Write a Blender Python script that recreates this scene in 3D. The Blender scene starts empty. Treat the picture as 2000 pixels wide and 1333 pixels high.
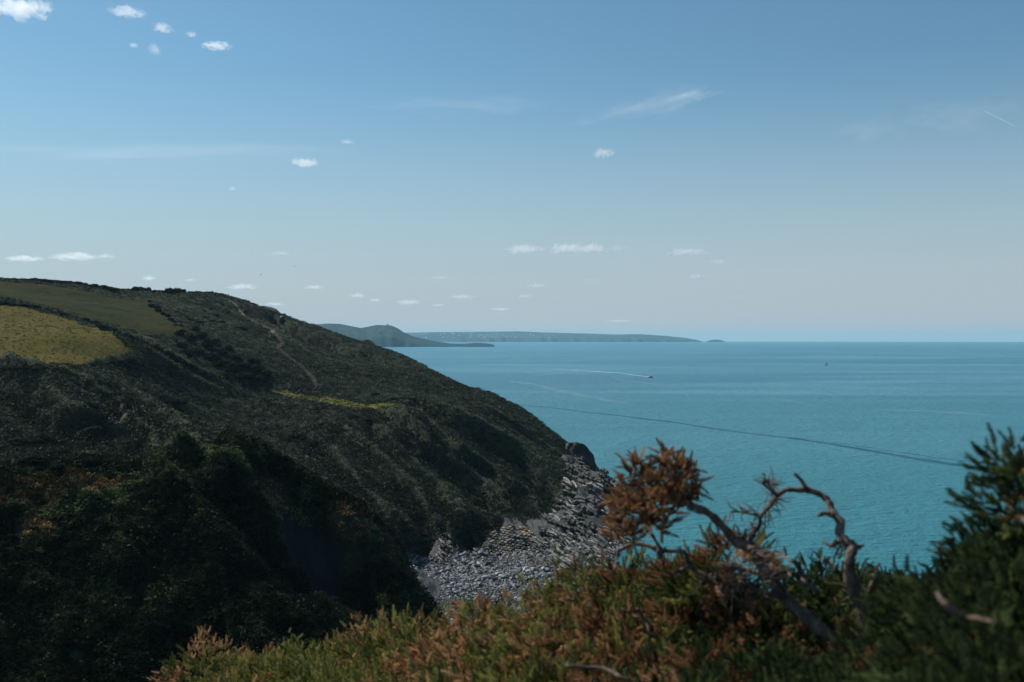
import bpy, bmesh, math, random, colorsys
import numpy as np
from mathutils import Vector, Matrix, Euler
rad = math.radians
SC = bpy.context.scene
COL = SC.collection
# ------------------------------------------------------------------ camera, sky, sun, exposure
F = 1944.0            # focal length in pixels of the 2000 px wide photograph (35 mm lens)
HC = 70.0             # eye height above the sea
LV = 658.0            # picture row of the true level line (the sea horizon dips below it)
cam_d = bpy.data.cameras.new('camera'); cam = bpy.data.objects.new('camera', cam_d); COL.objects.link(cam)
cam.location = (0, 0, HC); cam.rotation_euler = (rad(90) - (666.5 - LV) / F, 0, 0)
cam_d.lens = 35; cam_d.sensor_width = 36; cam_d.clip_start = 0.1; cam_d.clip_end = 150000
cam_d.dof.use_dof = True; cam_d.dof.focus_distance = 260; cam_d.dof.aperture_fstop = 2.9
SC.camera = cam
SUN_EL, SUN_AZ = 47.0, -54.0      # azimuth from +Y, clockwise
SC.world = bpy.data.worlds.new('World'); SC.world.use_nodes = True
wn = SC.world.node_tree; bg = wn.nodes['Background']
sky = wn.nodes.new('ShaderNodeTexSky'); sky.sky_type = 'NISHITA'; sky.sun_disc = False
sky.sun_elevation = rad(SUN_EL); sky.sun_rotation = rad(SUN_AZ)
sky.altitude = 70; sky.air_density = 1.0; sky.dust_density = 0.3; sky.ozone_density = 4.5
wtc = wn.nodes.new('ShaderNodeTexCoord'); wsx = wn.nodes.new('ShaderNodeSeparateXYZ'); wn.links.new(wtc.outputs['Generated'], wsx.inputs[0])
wmr = wn.nodes.new('ShaderNodeMapRange'); wmr.interpolation_type = 'SMOOTHSTEP'
for _i, _v in ((1, -.02), (2, .27), (3, .95), (4, 0)): wmr.inputs[_i].default_value = _v
wn.links.new(wsx.outputs[2], wmr.inputs[0])
wti = wn.nodes.new('ShaderNodeMix'); wti.data_type = 'RGBA'; wti.blend_type = 'MULTIPLY'; wti.inputs[0].default_value = 1
wti.inputs[7].default_value = (.85, 1.06, .97, 1); wn.links.new(sky.outputs[0], wti.inputs[6])
wmx = wn.nodes.new('ShaderNodeMix'); wmx.data_type = 'RGBA'; wmx.inputs[7].default_value = (4.6, 5.3, 6.0, 1)   # milky air low over the sea, all round
wn.links.new(wmr.outputs[0], wmx.inputs[0]); wn.links.new(wti.outputs[2], wmx.inputs[6])
wn.links.new(wmx.outputs[2], bg.inputs[0]); bg.inputs[1].default_value = 0.1
sd = bpy.data.lights.new('sun', 'SUN'); sd.energy = 4.8; sd.angle = rad(0.53); sd.color = (1, .95, .87)
so = bpy.data.objects.new('sun', sd); COL.objects.link(so)
sdir = Vector((math.sin(rad(SUN_AZ)) * math.cos(rad(SUN_EL)), math.cos(rad(SUN_AZ)) * math.cos(rad(SUN_EL)), math.sin(rad(SUN_EL))))
so.rotation_euler = sdir.to_track_quat('Z', 'Y').to_euler(); so.location = (0, 0, 300)
SC.view_settings.view_transform = 'Standard'; SC.view_settings.look = 'None'
SC.view_settings.gamma = 1; SC.view_settings.use_curve_mapping = False
SC.view_settings.exposure = -0.07
SC.cycles.max_bounces = 6; SC.cycles.diffuse_bounces = 2; SC.cycles.glossy_bounces = 2
SC.cycles.transmission_bounces = 2; SC.cycles.transparent_max_bounces = 8; SC.cycles.volume_bounces = 2
# ------------------------------------------------------------------ helpers
R = np.random.default_rng(7); random.seed(7)
def tag(o, label=None, cat=None, group=None, kind=None):
    if label: o['label'] = label
    if cat: o['category'] = cat
    if group: o['group'] = group
    if kind: o['kind'] = kind
    return o
def link(name, me, mat=None, parent=None, loc=None):
    o = bpy.data.objects.new(name, me); COL.objects.link(o)
    if mat and me and not me.materials: me.materials.append(mat)
    if parent: o.parent = parent
    if loc is not None: o.location = loc
    return o
def mesh(name, V, Fc, smooth=True, uv=None):
    me = bpy.data.meshes.new(name)
    V = np.asarray(V, dtype=np.float32)
    if isinstance(Fc, np.ndarray):
        n, k = Fc.shape
        me.vertices.add(len(V)); me.vertices.foreach_set('co', V.ravel())
        me.loops.add(n * k); me.loops.foreach_set('vertex_index', Fc.astype(np.int32).ravel())
        me.polygons.add(n); me.polygons.foreach_set('loop_start', np.arange(0, n * k, k, dtype=np.int32))
        me.polygons.foreach_set('loop_total', np.full(n, k, dtype=np.int32))
        me.update(calc_edges=True)
    else:
        me.from_pydata([tuple(v) for v in V.tolist()], [], Fc)
    if smooth: me.polygons.foreach_set('use_smooth', np.ones(len(me.polygons), dtype=bool))
    me.update()
    return me
def vattr(me, name, vals):
    a = me.attributes.new(name, 'FLOAT', 'POINT'); a.data.foreach_set('value', np.asarray(vals, dtype=np.float32))
class Nz:                                     # smooth value noise on a random lattice
    def __init__(s, seed): s.t = np.random.default_rng(seed).random((256, 256)) * 2 - 1
    def __call__(s, x, y):
        xi = np.floor(x).astype(int); yi = np.floor(y).astype(int); fx = x - xi; fy = y - yi
        fx = fx * fx * (3 - 2 * fx); fy = fy * fy * (3 - 2 * fy); t = s.t
        a = t[xi & 255, yi & 255]; b = t[(xi + 1) & 255, yi & 255]; c = t[xi & 255, (yi + 1) & 255]; d = t[(xi + 1) & 255, (yi + 1) & 255]
        return (a * (1 - fx) + b * fx) * (1 - fy) + (c * (1 - fx) + d * fx) * fy
    def fbm(s, x, y, o=4, g=.5):
        x = np.asarray(x, float); y = np.asarray(y, float)
        r = 0; a = 1; f = 1; n = 0
        for k in range(o): r = r + a * s(x * f + 17.3 * k, y * f - 9.1 * k); n += a; a *= g; f *= 2.03
        return r / n
N1, N2, N3, N4 = Nz(1), Nz(2), Nz(3), Nz(4)
def wz(px, py, Y): return ((px - 1000) / F * Y, Y, HC - (py - LV) / F * Y)
def topx(x, y, z): return 1000 + x / y * F, LV + (HC - z) / y * F
# node helpers
def mat(name):
    m = bpy.data.materials.new(name); m.use_nodes = True
    nt = m.node_tree; b = nt.nodes['Principled BSDF']; return m, nt, b
def nn(nt, typ, ins=None, **kw):
    n = nt.nodes.new(typ)
    for k, v in kw.items(): setattr(n, k, v)
    for k, v in (ins or {}).items():
        if isinstance(v, bpy.types.NodeSocket): nt.links.new(v, n.inputs[k])
        else: n.inputs[k].default_value = v
    return n
def noise(nt, scale, detail=4, rough=.55, vec=None, dist=0, coord='Object', sc3=None):
    if vec is None: vec = nn(nt, 'ShaderNodeTexCoord').outputs[coord]
    if sc3: vec = nn(nt, 'ShaderNodeVectorMath', {0: vec, 1: sc3}, operation='MULTIPLY').outputs[0]
    n = nn(nt, 'ShaderNodeTexNoise', {'Vector': vec, 'Scale': scale, 'Detail': detail, 'Roughness': rough, 'Distortion': dist})
    return n.outputs['Fac']
def ramp(nt, fac, stops):
    n = nt.nodes.new('ShaderNodeValToRGB'); e = n.color_ramp.elements
    while len(e) < len(stops): e.new(0.5)
    for i, (p, c) in enumerate(stops):
        e[i].position = p; e[i].color = (*c, 1) if len(c) == 3 else c
    nt.links.new(fac, n.inputs[0]); return n.outputs[0]
def mixc(nt, fac, a, b, mode='MIX'):
    n = nn(nt, 'ShaderNodeMix', data_type='RGBA', blend_type=mode)
    for i, v in ((0, fac), (6, a), (7, b)):
        if isinstance(v, bpy.types.NodeSocket): nt.links.new(v, n.inputs[i])
        else: n.inputs[i].default_value = v if i == 0 else (*v[:3], 1)
    return n.outputs[2]
def bump(nt, b, h, strength=.5, dist=.1):
    n = nn(nt, 'ShaderNodeBump', {'Height': h, 'Strength': strength, 'Distance': dist}); nt.links.new(n.outputs[0], b.inputs['Normal']); return n
def thin_leaf(nt, b, col, amt=.4, gain=1.25):    # light that comes through a thin leaf
    t = nn(nt, 'ShaderNodeBsdfTranslucent', {'Color': mixc(nt, 1.0, col, (gain, gain * .97, gain * .75), 'MULTIPLY')})
    mx = nn(nt, 'ShaderNodeMixShader', {0: amt, 1: b.outputs[0], 2: t.outputs[0]}); out = [n for n in nt.nodes if n.type == 'OUTPUT_MATERIAL'][0]
    nt.links.new(mx.outputs[0], out.inputs['Surface'])
def simple(name, stops, scale, rough=.85, detail=5, bs=0, bd=.1, spec=.3, dist=0, sc3=None, coord='Object'):
    m, nt, b = mat(name); f = noise(nt, scale, detail, .6, dist=dist, sc3=sc3, coord=coord)
    nt.links.new(ramp(nt, f, stops), b.inputs['Base Color']); b.inputs['Roughness'].default_value = rough
    b.inputs['Specular IOR Level'].default_value = spec
    if bs: bump(nt, b, f, bs, bd)
    return m
# ------------------------------------------------------------------ sea
RE = 6.371e6
rr = np.concatenate([[0], np.geomspace(15, 40000, 250)]); ns = 192
th = np.linspace(0, 2 * math.pi, ns, endpoint=False)
V = [(0, 0, 0)] + [(r * math.cos(t), r * math.sin(t), -r * r / (2 * RE)) for r in rr[1:] for t in th]
Fc = [(0, 1 + j, 1 + (j + 1) % ns) for j in range(ns)]
for i in range(len(rr) - 2):
    a = 1 + i * ns; b = a + ns
    for j in range(ns):
        k = (j + 1) % ns; Fc.append((a + j, b + j, b + k, a + k))
def sea_mat(name, base, far, lighter=0.0, rough=.3, amp=1.0):
    m, nt, b = mat(name)
    tc = nn(nt, 'ShaderNodeTexCoord').outputs['Object']
    sw = noise(nt, .004, 4, .55, tc, .4, sc3=(1, .35, 1)); big = noise(nt, .0006, 3, .5, tc, .3, sc3=(.5, 1.6, 1))
    slick = noise(nt, .0022, 5, .6, tc, 1.6, sc3=(.35, 1.5, 1))
    c = mixc(nt, ramp(nt, big, [(.3, (0, 0, 0)), (.7, (1, 1, 1))]), base, far)
    c = mixc(nt, ramp(nt, slick, [(.44, (0, 0, 0)), (.66, (.9, .9, .9))]), c, (base[0] + .06, base[1] + .085, base[2] + .09))
    sep = nn(nt, 'ShaderNodeVectorMath', {0: tc}, operation='LENGTH').outputs['Value']
    nearf = nn(nt, 'ShaderNodeMapRange', {0: sep, 1: 250, 2: 1500, 3: 1, 4: 0}).outputs[0]
    c = mixc(nt, nearf, c, (base[0] * .35, base[1] * 1.0, base[2] * .86))
    nt.links.new(c, b.inputs['Base Color'])
    b.inputs['Roughness'].default_value = rough; b.inputs['IOR'].default_value = 1.33; b.inputs['Specular IOR Level'].default_value = .27
    w1 = noise(nt, .75, 4, .7, tc, .0); w2 = noise(nt, .22, 3, .6, tc, .0, sc3=(.7, 1, 1)); w3 = noise(nt, .03, 3, .6, tc, .3, sc3=(1, .7, 1))
    h = nn(nt, 'ShaderNodeMath', {0: w1, 1: w2, 2: 0}, operation='MULTIPLY_ADD')
    h1 = nn(nt, 'ShaderNodeMath', {0: w2, 1: 2.6, 2: w1}, operation='MULTIPLY_ADD').outputs[0]
    h2 = nn(nt, 'ShaderNodeMath', {0: w3, 1: 3.5, 2: h1}, operation='MULTIPLY_ADD').outputs[0]
    bump(nt, b, h2, 1.0, 1.6 * amp)
    return m
M_SEA = sea_mat('sea_water', (.032, .208, .292), (.024, .165, .245))
tag(link('sea', mesh('sea', V, Fc), M_SEA), 'calm teal sea reaching to the horizon', None, None, 'structure')

# ------------------------------------------------------------------ terrain base height: thin plate spline through surveyed points
P = [ # (px, py, distance)
(0,548,560),(150,558,590),(250,570,620),(330,576,640),(430,578,660),(500,600,680),(560,622,700),(620,640,700),(700,672,690),(760,693,670),(800,702,640),
(850,728,615),(900,755,590),(950,780,560),(1000,800,540),(1050,825,520),(1090,850,505),(1110,868,495),
(520,772,470),(600,778,455),(700,791,440),(820,802,428),(600,768,472),(700,778,458),(820,792,445),(940,803,458),
(620,750,490),(550,680,540),(500,640,590),(450,610,620),(700,720,560),(750,740,520),(850,765,500),(640,690,600),(400,600,610),(350,600,590),
(430,735,470),(340,700,455),(510,745,478),
(0,590,485),(100,608,485),(200,636,485),(300,668,480),(360,650,510),(100,575,540),(250,600,560),(320,620,550),
(0,605,468),(0,660,410),(0,712,380),(120,718,378),(130,660,415),(240,690,420),(265,690,425),(200,650,455),(-200,640,430),(-200,560,520),(-200,520,600),
(0,735,350),(100,762,342),(160,800,330),(200,740,385),(300,740,420),(350,790,400),(300,790,370),(400,830,395),
(20,810,312),(90,850,300),(-100,800,310),
(213,834,330),(250,800,345),(300,860,310),(400,930,270),(500,930,290),(340,830,335),
(150,880,285),(60,900,255),(200,925,235),(0,920,230),
(560,900,330),(600,930,300),(700,1000,300),(750,1050,297),(785,1105,293),
(600,850,412),(700,860,400),(700,930,350),(800,860,398),(800,950,355),(800,1010,328),(900,850,420),(900,930,385),(900,990,360),
(1000,850,450),(1000,930,408),(1000,985,375),(1080,900,450),(1095,960,410),(1050,860,472),
(800,1105,298),(850,1098,301),(900,1088,306),(950,1080,313),
(805,1045,309),(850,1035,313),(900,1030,317),(960,1020,328),
# near spur
(30,943,198),(150,942,200),(260,940,206),(350,937,215),(430,936,226),
(0,950,165),(130,945,170),(280,935,175),(430,925,184),(530,940,190),(600,945,193),(660,985,193),(720,1035,194),(770,1085,196),(800,1125,198),
(0,1140,152),(0,1333,140),(300,1140,158),(300,1333,145),(500,1130,168),(500,1300,152),(600,1200,165),(620,1110,184),(700,1150,186),(740,1230,178),(790,1240,180),(-250,940,160),(-250,1333,140),
]
W = [ # world points
(26,640,-4),(0,700,-5),(34,585,-4),(40,530,-4),(-40,780,-6),(-100,860,-6),(-180,950,-6),(90,640,-9),(100,400,-8),(100,200,-8),(100,800,-9),(0,950,-9),(100,950,-9),
(-25,285,2.1),(0,290,2.1),(-14,250,1.9),(0,220,1.8),(-18,225,2.0),(-10,270,2),(10,305,2),(-15,302,2.2),(12,270,1.6),(27,300,.7),(18,250,.9),(10,230,1.4),(34,280,-1),(28,230,-1),(38,305,-1.4),(52,300,-3),(55,350,-3),(62,400,-4),(66,450,-4),
(20,345,2.6),(30,330,1.2),(30,385,3),(36,360,1.5),(40,405,5.5),(45,425,6.5),(55,432,-5),(50,402,-3.5),(36,445,8),(-60,740,25),(-80,760,12),(-50,720,8),(-75,720,38),(0,600,8),(14,620,-3),(-20,660,2),(52,460,-6),(50,495,-6),(44,480,1),(50,378,-.5),
(-10,195,1.5),(0,160,2),(30,180,-2),(20,120,1),(60,120,-6),(0,110,12),(-30,130,13),(-60,110,18),(-110,110,24),(-170,110,35),(-170,160,50),(-250,110,60),(-250,200,62),(-300,300,72),(-330,420,88),(-380,560,108),(-400,700,110),
(0,70,30),(-60,70,28),(60,70,8),(-120,70,35),(-200,60,52),(60,20,40),(-60,20,52),(0,20,52),(-140,20,60),
(-300,820,85),(-200,800,62),(-250,950,40),(-400,950,80),(-120,760,40),(-40,820,-8)]
for q in P[:11]: W.append(wz(q[0], q[1] + 12, q[2] + 70))
C = np.array([wz(*p) for p in P] + W)
def tps(C, lam=3.0):
    s = 100.0; X = C[:, :2] / s; n = len(X)
    d2 = ((X[:, None] - X[None]) ** 2).sum(-1); K = .5 * d2 * np.log(d2 + 1e-12)
    A = np.zeros((n + 3, n + 3)); A[:n, :n] = K + np.eye(n) * lam * 1e-4; A[:n, n] = 1; A[:n, n + 1:] = X; A[n:, :n] = A[:n, n:].T
    w = np.linalg.solve(A, np.concatenate([C[:, 2], np.zeros(3)]))
    def f(x, y):
        x = np.ravel(x) / s; y = np.ravel(y) / s; out = np.empty(len(x))
        for i in range(0, len(x), 40000):
            xx = x[i:i + 40000, None]; yy = y[i:i + 40000, None]
            d = (xx - X[:, 0]) ** 2 + (yy - X[:, 1]) ** 2
            out[i:i + 40000] = (.5 * d * np.log(d + 1e-12)) @ w[:n] + w[n] + w[n + 1] * xx[:, 0] + w[n + 2] * yy[:, 0]
        return out
    return f
TP = tps(C)
GX0, GX1, GY0, GY1, GS = -430, 130, 20, 1000, 2.0
gx = np.arange(GX0, GX1 + GS, GS); gy = np.arange(GY0, GY1 + GS, GS)
GXX, GYY = np.meshgrid(gx, gy, indexing='ij')
HG = TP(GXX, GYY).reshape(GXX.shape)
def bil(G, x, y):
    u = np.clip((np.asarray(x, float) - GX0) / GS, 0, G.shape[0] - 1.001); v = np.clip((np.asarray(y, float) - GY0) / GS, 0, G.shape[1] - 1.001)
    i = u.astype(int); j = v.astype(int); a = u - i; b = v - j
    return (G[i, j] * (1 - a) + G[i + 1, j] * a) * (1 - b) + (G[i, j + 1] * (1 - a) + G[i + 1, j + 1] * a) * b
def H0(x, y): return bil(HG, x, y)
def hit(px, py, H=None, y0=60, y1=960):       # where the sight line of a picture point meets the land
    H = H or H0
    Y = np.linspace(y0, y1, 3600); x = (px - 1000) / F * Y; z = HC - (py - LV) / F * Y
    below = np.nonzero(H(x, Y) > z)[0]
    if len(below) == 0:
        k = int(np.argmin(z - H(x, Y)))
    else: k = below[0]
    return np.array([x[k], Y[k], float(H(x[k], Y[k]))])
def poly(pts, **k): return np.array([hit(a, b, **k)[:2] for a, b in pts])
def dist_line(x, y, L):                       # distance to a polyline and the signed side
    best = np.full(np.shape(x), 1e9); side = np.zeros(np.shape(x)); tt = np.zeros(np.shape(x)); n = len(L) - 1
    for k in range(n):
        a, b = L[k], L[k + 1]; d = b - a; l2 = (d ** 2).sum() + 1e-9
        t = np.clip(((x - a[0]) * d[0] + (y - a[1]) * d[1]) / l2, 0, 1)
        ex = x - a[0] - t * d[0]; ey = y - a[1] - t * d[1]; q = np.hypot(ex, ey)
        m = q < best; best = np.where(m, q, best); side = np.where(m, np.sign(d[0] * ey - d[1] * ex), side); tt = np.where(m, (k + t) / n, tt)
    return best, side, tt
def inside(x, y, L):
    r = np.zeros(np.shape(x), bool); n = len(L)
    for i in range(n):
        x1, y1 = L[i]; x2, y2 = L[(i + 1) % n]
        c = (y1 > y) != (y2 > y); r ^= c & (x < (x2 - x1) * (y - y1) / (y2 - y1 + 1e-12) + x1)
    return r
# ------------------------------------------------------------------ land form details
RIBS = [  # (picture line down the slope, height m, width m)
([(770,815),(839,884),(951,957),(993,1003)],3.4,6),([(740,850),(800,905),(860,965),(905,1015)],2.6,5),([(860,860),(895,905),(965,940),(1035,985),(1052,1006)],2.4,5),
([(850,800),(920,839),(1007,877),(1060,916),(1112,978)],3.2,6),([(690,850),(745,900),(815,960),(860,1020)],2.2,5),([(640,880),(700,950),(760,1030)],2.0,5),
([(259,778),(336,832),(371,864),(470,925)],2.6,5),([(0,726),(70,747),(140,808),(182,832)],4.2,6),([(133,733),(196,766),(245,787)],2.0,5),
([(206,650),(280,670),(336,700),(402,741)],2.4,5),([(300,700),(360,735),(430,765)],1.6,4),([(950,800),(1040,850),(1095,895)],1.8,5),([(250,805),(300,850),(330,900)],2.0,4),
([(430,600),(520,640),(600,690)],1.8,8),([(560,630),(640,672),(700,690)],2.6,6),([(130,940),(180,1010),(240,1120)],1.6,4),([(430,925),(520,1000),(580,1110)],3.2,5),([(600,1160),(650,1220),(690,1290)],2.2,4),([(330,945),(400,1040),(440,1150)],1.8,5),([(680,1010),(730,1080),(760,1150)],1.5,4)]
RIBW = [(poly(p), a, w) for p, a, w in RIBS]
GUL = [([(540,625),(590,655),(640,678)],6,7),([(60,790),(110,835),(160,850)],5,9),([(300,780),(345,800),(380,830)],2.5,7),([(560,960),(590,1030),(640,1110)],6.5,9),([(620,955),(645,1010),(665,1060)],5,7),([(820,1010),(835,1080)],3.5,4),([(930,1030),(925,1080)],3,4),([(1075,960),(1085,1030)],3,5)]
GULW = [(poly(p), a, w) for p, a, w in GUL]
BUT = wz(990, 1004, 332)      # the brick-like buttress at the back of the cove
NEARX, NEARY = -70, 170
MOUNDS = [(*hit(a, b)[:2], h, w) for a, b, h, w in ((1118,985,3.5,7),(1155,955,4,8),(1190,968,3.5,7),(1088,1035,2.5,6),(1150,1030,1.5,6),(1210,1060,1,6))]
def H(x, y):
    x = np.asarray(x, float); y = np.asarray(y, float)
    z = H0(x, y); land = np.clip((z - 1.5) / 6, 0, 1)
    d2 = 0
    for L, a, w in RIBW:
        d, s, t = dist_line(x + 2.0 * N3(x * .07, y * .07), y + 2.0 * N4(x * .07, y * .07), L)
        z = z + land * a * (1.7 * np.exp(-(d / np.where(s < 0, w * .6, w * 1.7)) ** 1.2) - np.where(s < 0, .9 * np.exp(-((d - 1.3 * w) / w) ** 2), 0)) * np.clip(np.minimum(t + .25, 1.25 - t) * 3, 0, 1) * (.75 + .5 * N1(x * .06, y * .06))
    for L, a, w in GULW:
        d, s, t = dist_line(x, y, L); z = z - np.clip((z - 2.2) / 4, 0, 1) * a * np.exp(-(d / w) ** 2)
    z = z + land * (2.0 * N1.fbm(x * .045, y * .045, 3) + np.where(y < 215, 1.6, .7) * np.abs(N3.fbm(x * .13 + 5, y * .13, 3)) * FLAT(x, y) + .45 * N2.fbm(x * .2, y * .2, 3) * FLAT(x, y))
    for (mx_, my_, mh_, mw_) in MOUNDS: z = z + mh_ * np.exp(-((x - mx_) ** 2 + (y - my_) ** 2) / mw_ ** 2)
    # buttress
    q = np.maximum(np.abs(x - BUT[0] - .25 * (332 - y)) * 1.0 / 8.5, np.abs(y - BUT[1] + 2) / 17)
    z = np.maximum(z, np.where(q < 1, BUT[2] * (1 - q) ** .8 + .5 + .5 * N2(x * .8, y * .8), -99))
    low_ = inside(x, y, POLY['lower']); rid = 1 - np.abs(N1.fbm(x * .16 + y * .07, y * .05 - x * .02, 4)) * 3
    z = z + np.where(low_ & (z > 2.4), 1.5 * rid * np.clip((z - 2.4) / 2, 0, 1), 0)
    sh = np.clip(1 - land, 0, 1)
    return z + sh * (.35 * N2.fbm(x * .35, y * .35, 2) * (z > -2))
POLY = dict(
 golden=poly([(-80,585),(0,597),(60,606),(130,626),(190,645),(225,661),(245,680),(268,690),(215,698),(185,705),(160,713),(125,722),(110,716),(60,715),(0,717),(-80,715)]),
 pasture=poly([(-80,546),(0,552),(150,570),(250,583),(290,588),(310,605),(345,635),(368,650),(340,656),(290,652),(240,641),(190,629),(150,616),(100,602),(50,594),(0,585),(-80,575)]),
 strip=poly([(520,768),(560,768),(650,777),(740,788),(815,798),(835,804),(760,801),(690,796),(600,784),(540,774)]),
 scar=poly([(552,952),(585,944),(620,948),(648,975),(668,1015),(672,1050),(655,1080),(620,1110),(575,1118),(552,1080),(540,1030),(540,985)]),
 lower=poly([(785,1082),(830,1078),(852,1050),(872,1078),(930,1074),(945,1060),(962,1040),(975,1035),(1005,1028),(1050,1012),(1085,998),(1128,1000),(1130,945),(1122,905),(1138,884),(1142,868)] ).tolist()
)
POLY['lower'] = np.array(POLY['lower'] + [[50, 560], [150, 560], [150, 120], [-6, 120], [-12, 235], [-38, 262]])
def FLAT(x, y):
    return np.where(inside(x, y, POLY['golden']) | inside(x, y, POLY['pasture']), .12, 1.0)
# ground class on a polar sheet that thins out with distance
ts = np.linspace(-.66, .17, 620); ys = np.geomspace(62, 980, 760)
T, YY = np.meshgrid(ts, ys, indexing='ij'); X = T * YY
TH = H(X, YY)
gxs = np.gradient(TH, axis=1) / np.gradient(YY, axis=1)
gts = np.gradient(TH, axis=0) / np.gradient(X, axis=0)
slope = np.hypot(gxs, gts)
cls = np.zeros(T.shape, int)
low = inside(X + 2.5 * N1.fbm(X * .15, YY * .15, 4), YY + 6 * N2.fbm(X * .12, YY * .12, 4), POLY['lower'])
cls[low & (TH > 2.6)] = 2
cls[low & (TH <= 2.6)] = 1
cls[inside(X, YY, POLY['golden'])] = 3
cls[inside(X, YY, POLY['pasture'])] = 4
cls[inside(X, YY, POLY['strip'])] = 5
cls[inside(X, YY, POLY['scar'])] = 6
PATHS = [([(228,829),(238,818),(247,808)],.75),([(150,846),(180,838),(213,834),(228,829)],.4),([(445,586),(465,600)],1.4),([(468,605),(478,618)],1.6),([(478,618),(500,632),(530,645)],-1.3),([(530,645),(536,651)],1.6),([(536,651),(545,660),(552,672),(543,682),(560,695),(590,715),(612,742),(618,755)],-1.2)]
def soil(name, stops, sc, **k): return simple(name, stops, sc, **k)
M_HILL = soil('dark_undergrowth', [(.3, (.010, .014, .009)), (.7, (.035, .045, .026))], .5, bs=.4, bd=.3, spec=.1)
m, nt, b = mat('dry_golden_grass'); M_GOLD = m
f1 = noise(nt, .5, 6, .7, sc3=(1, 2.5, 1)); f2 = noise(nt, .03, 4, .6)
c1 = ramp(nt, f1, [(.3, (.035, .032, .007)), (.5, (.088, .078, .017)), (.72, (.165, .138, .036))])
c1 = mixc(nt, ramp(nt, f2, [(.42, (0, 0, 0)), (.62, (.5, .5, .5))]), c1, (.13, .092, .026)); nt.links.new(c1, b.inputs['Base Color']); b.inputs['Roughness'].default_value = 1; b.inputs['Specular IOR Level'].default_value = .05; bump(nt, b, f1, .9, .5)
m, nt, b = mat('rough_pasture'); M_PAST = m
f1 = noise(nt, .4, 6, .7, sc3=(1, 2.5, 1)); f2 = noise(nt, .05, 5, .65)
c1 = ramp(nt, f1, [(.3, (.007, .011, .003)), (.5, (.022, .028, .006)), (.72, (.06, .062, .014))])
c1 = mixc(nt, ramp(nt, f2, [(.45, (0, 0, 0)), (.6, (.55, .55, .55))]), c1, (.045, .040, .012)); nt.links.new(c1, b.inputs['Base Color']); b.inputs['Roughness'].default_value = 1; b.inputs['Specular IOR Level'].default_value = .05; bump(nt, b, f1, .9, .5)
M_STRIP = soil('yellow_green_turf', [(.3, (.04, .05, .012)), (.5, (.10, .105, .024)), (.75, (.20, .18, .045))], .35, bs=.5, bd=.3, spec=.05)
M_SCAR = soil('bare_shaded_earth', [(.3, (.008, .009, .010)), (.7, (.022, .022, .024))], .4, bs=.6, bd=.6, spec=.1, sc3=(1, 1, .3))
M_PATH = soil('trodden_earth', [(.3, (.09, .08, .04)), (.7, (.19, .165, .09))], .8, spec=.1)
M_DPATH = soil('worn_dark_earth', [(.3, (.015, .015, .01)), (.7, (.058, .052, .032))], .8, spec=.1)
m, nt, b = mat('slate_rock'); M_ROCK = m
f1 = noise(nt, .9, 8, .7, dist=.6, sc3=(1, .25, 2.2)); f2 = noise(nt, .12, 4, .6)
c1 = ramp(nt, f1, [(.3, (.004, .006, .007)), (.5, (.012, .014, .014)), (.62, (.032, .034, .031)), (.8, (.10, .097, .088))])
c1 = mixc(nt, ramp(nt, f2, [(.5, (0, 0, 0)), (.64, (.55, .55, .55))]), c1, (.055, .052, .03)); nt.links.new(c1, b.inputs['Base Color']); b.inputs['Roughness'].default_value = .6; bump(nt, b, f1, 1, .8)
M_BEACH = soil('grey_shingle', [(.3, (.004, .005, .006)), (.5, (.014, .016, .017)), (.75, (.05, .052, .052))], 1.3, bs=.8, bd=.4, rough=.7)
IDX = np.arange(T.size).reshape(T.shape)
FQ = np.stack([IDX[:-1, :-1].ravel(), IDX[1:, :-1].ravel(), IDX[1:, 1:].ravel(), IDX[:-1, 1:].ravel()], 1)
VT = np.stack([X.ravel(), YY.ravel(), TH.ravel()], 1)
FC = cls[:-1, :-1].ravel(); keep = TH.ravel()[FQ].max(1) > -3
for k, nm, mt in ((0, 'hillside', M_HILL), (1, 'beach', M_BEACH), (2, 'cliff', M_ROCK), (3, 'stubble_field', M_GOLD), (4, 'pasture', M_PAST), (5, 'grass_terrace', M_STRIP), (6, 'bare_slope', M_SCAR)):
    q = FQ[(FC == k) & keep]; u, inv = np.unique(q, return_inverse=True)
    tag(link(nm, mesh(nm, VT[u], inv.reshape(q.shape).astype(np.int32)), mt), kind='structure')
print('TERRAIN', len(FQ))
def surf(px, py, **k): return hit(px, py, H=H, **k)
for p, w in PATHS:      # trodden paths: narrow strips lying on the slope
    L = poly(p, H=H); s = np.linspace(0, len(L) - 1, 14 * (len(L) - 1) + 1); cx = np.interp(s, range(len(L)), L[:, 0]) + .5 * N1(s * 1.3, s * 0); cy = np.interp(s, range(len(L)), L[:, 1]) + .5 * N2(s * 1.3, s * 0)
    dx, dy = np.gradient(cx), np.gradient(cy); l = np.hypot(dx, dy) + 1e-6; V = []; ww = abs(w) * (.6 + .5 * N3(s * 2.1, s * 0 + 4))
    for q in (-1, -.33, .33, 1): V.append(np.stack([cx - dy / l * q * ww, cy + dx / l * q * ww], 1))
    V = np.stack(V, 1).reshape(-1, 2); zz = H(V[:, 0], V[:, 1]) + .12; n = len(s); Fq = [(4 * i + j, 4 * i + j + 1, 4 * i + j + 5, 4 * i + j + 4) for i in range(n - 1) for j in range(3)]
    tag(link('footpath', mesh('footpath', np.column_stack([V, zz]), Fq), M_PATH if w > 0 else M_DPATH), kind='structure')
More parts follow.
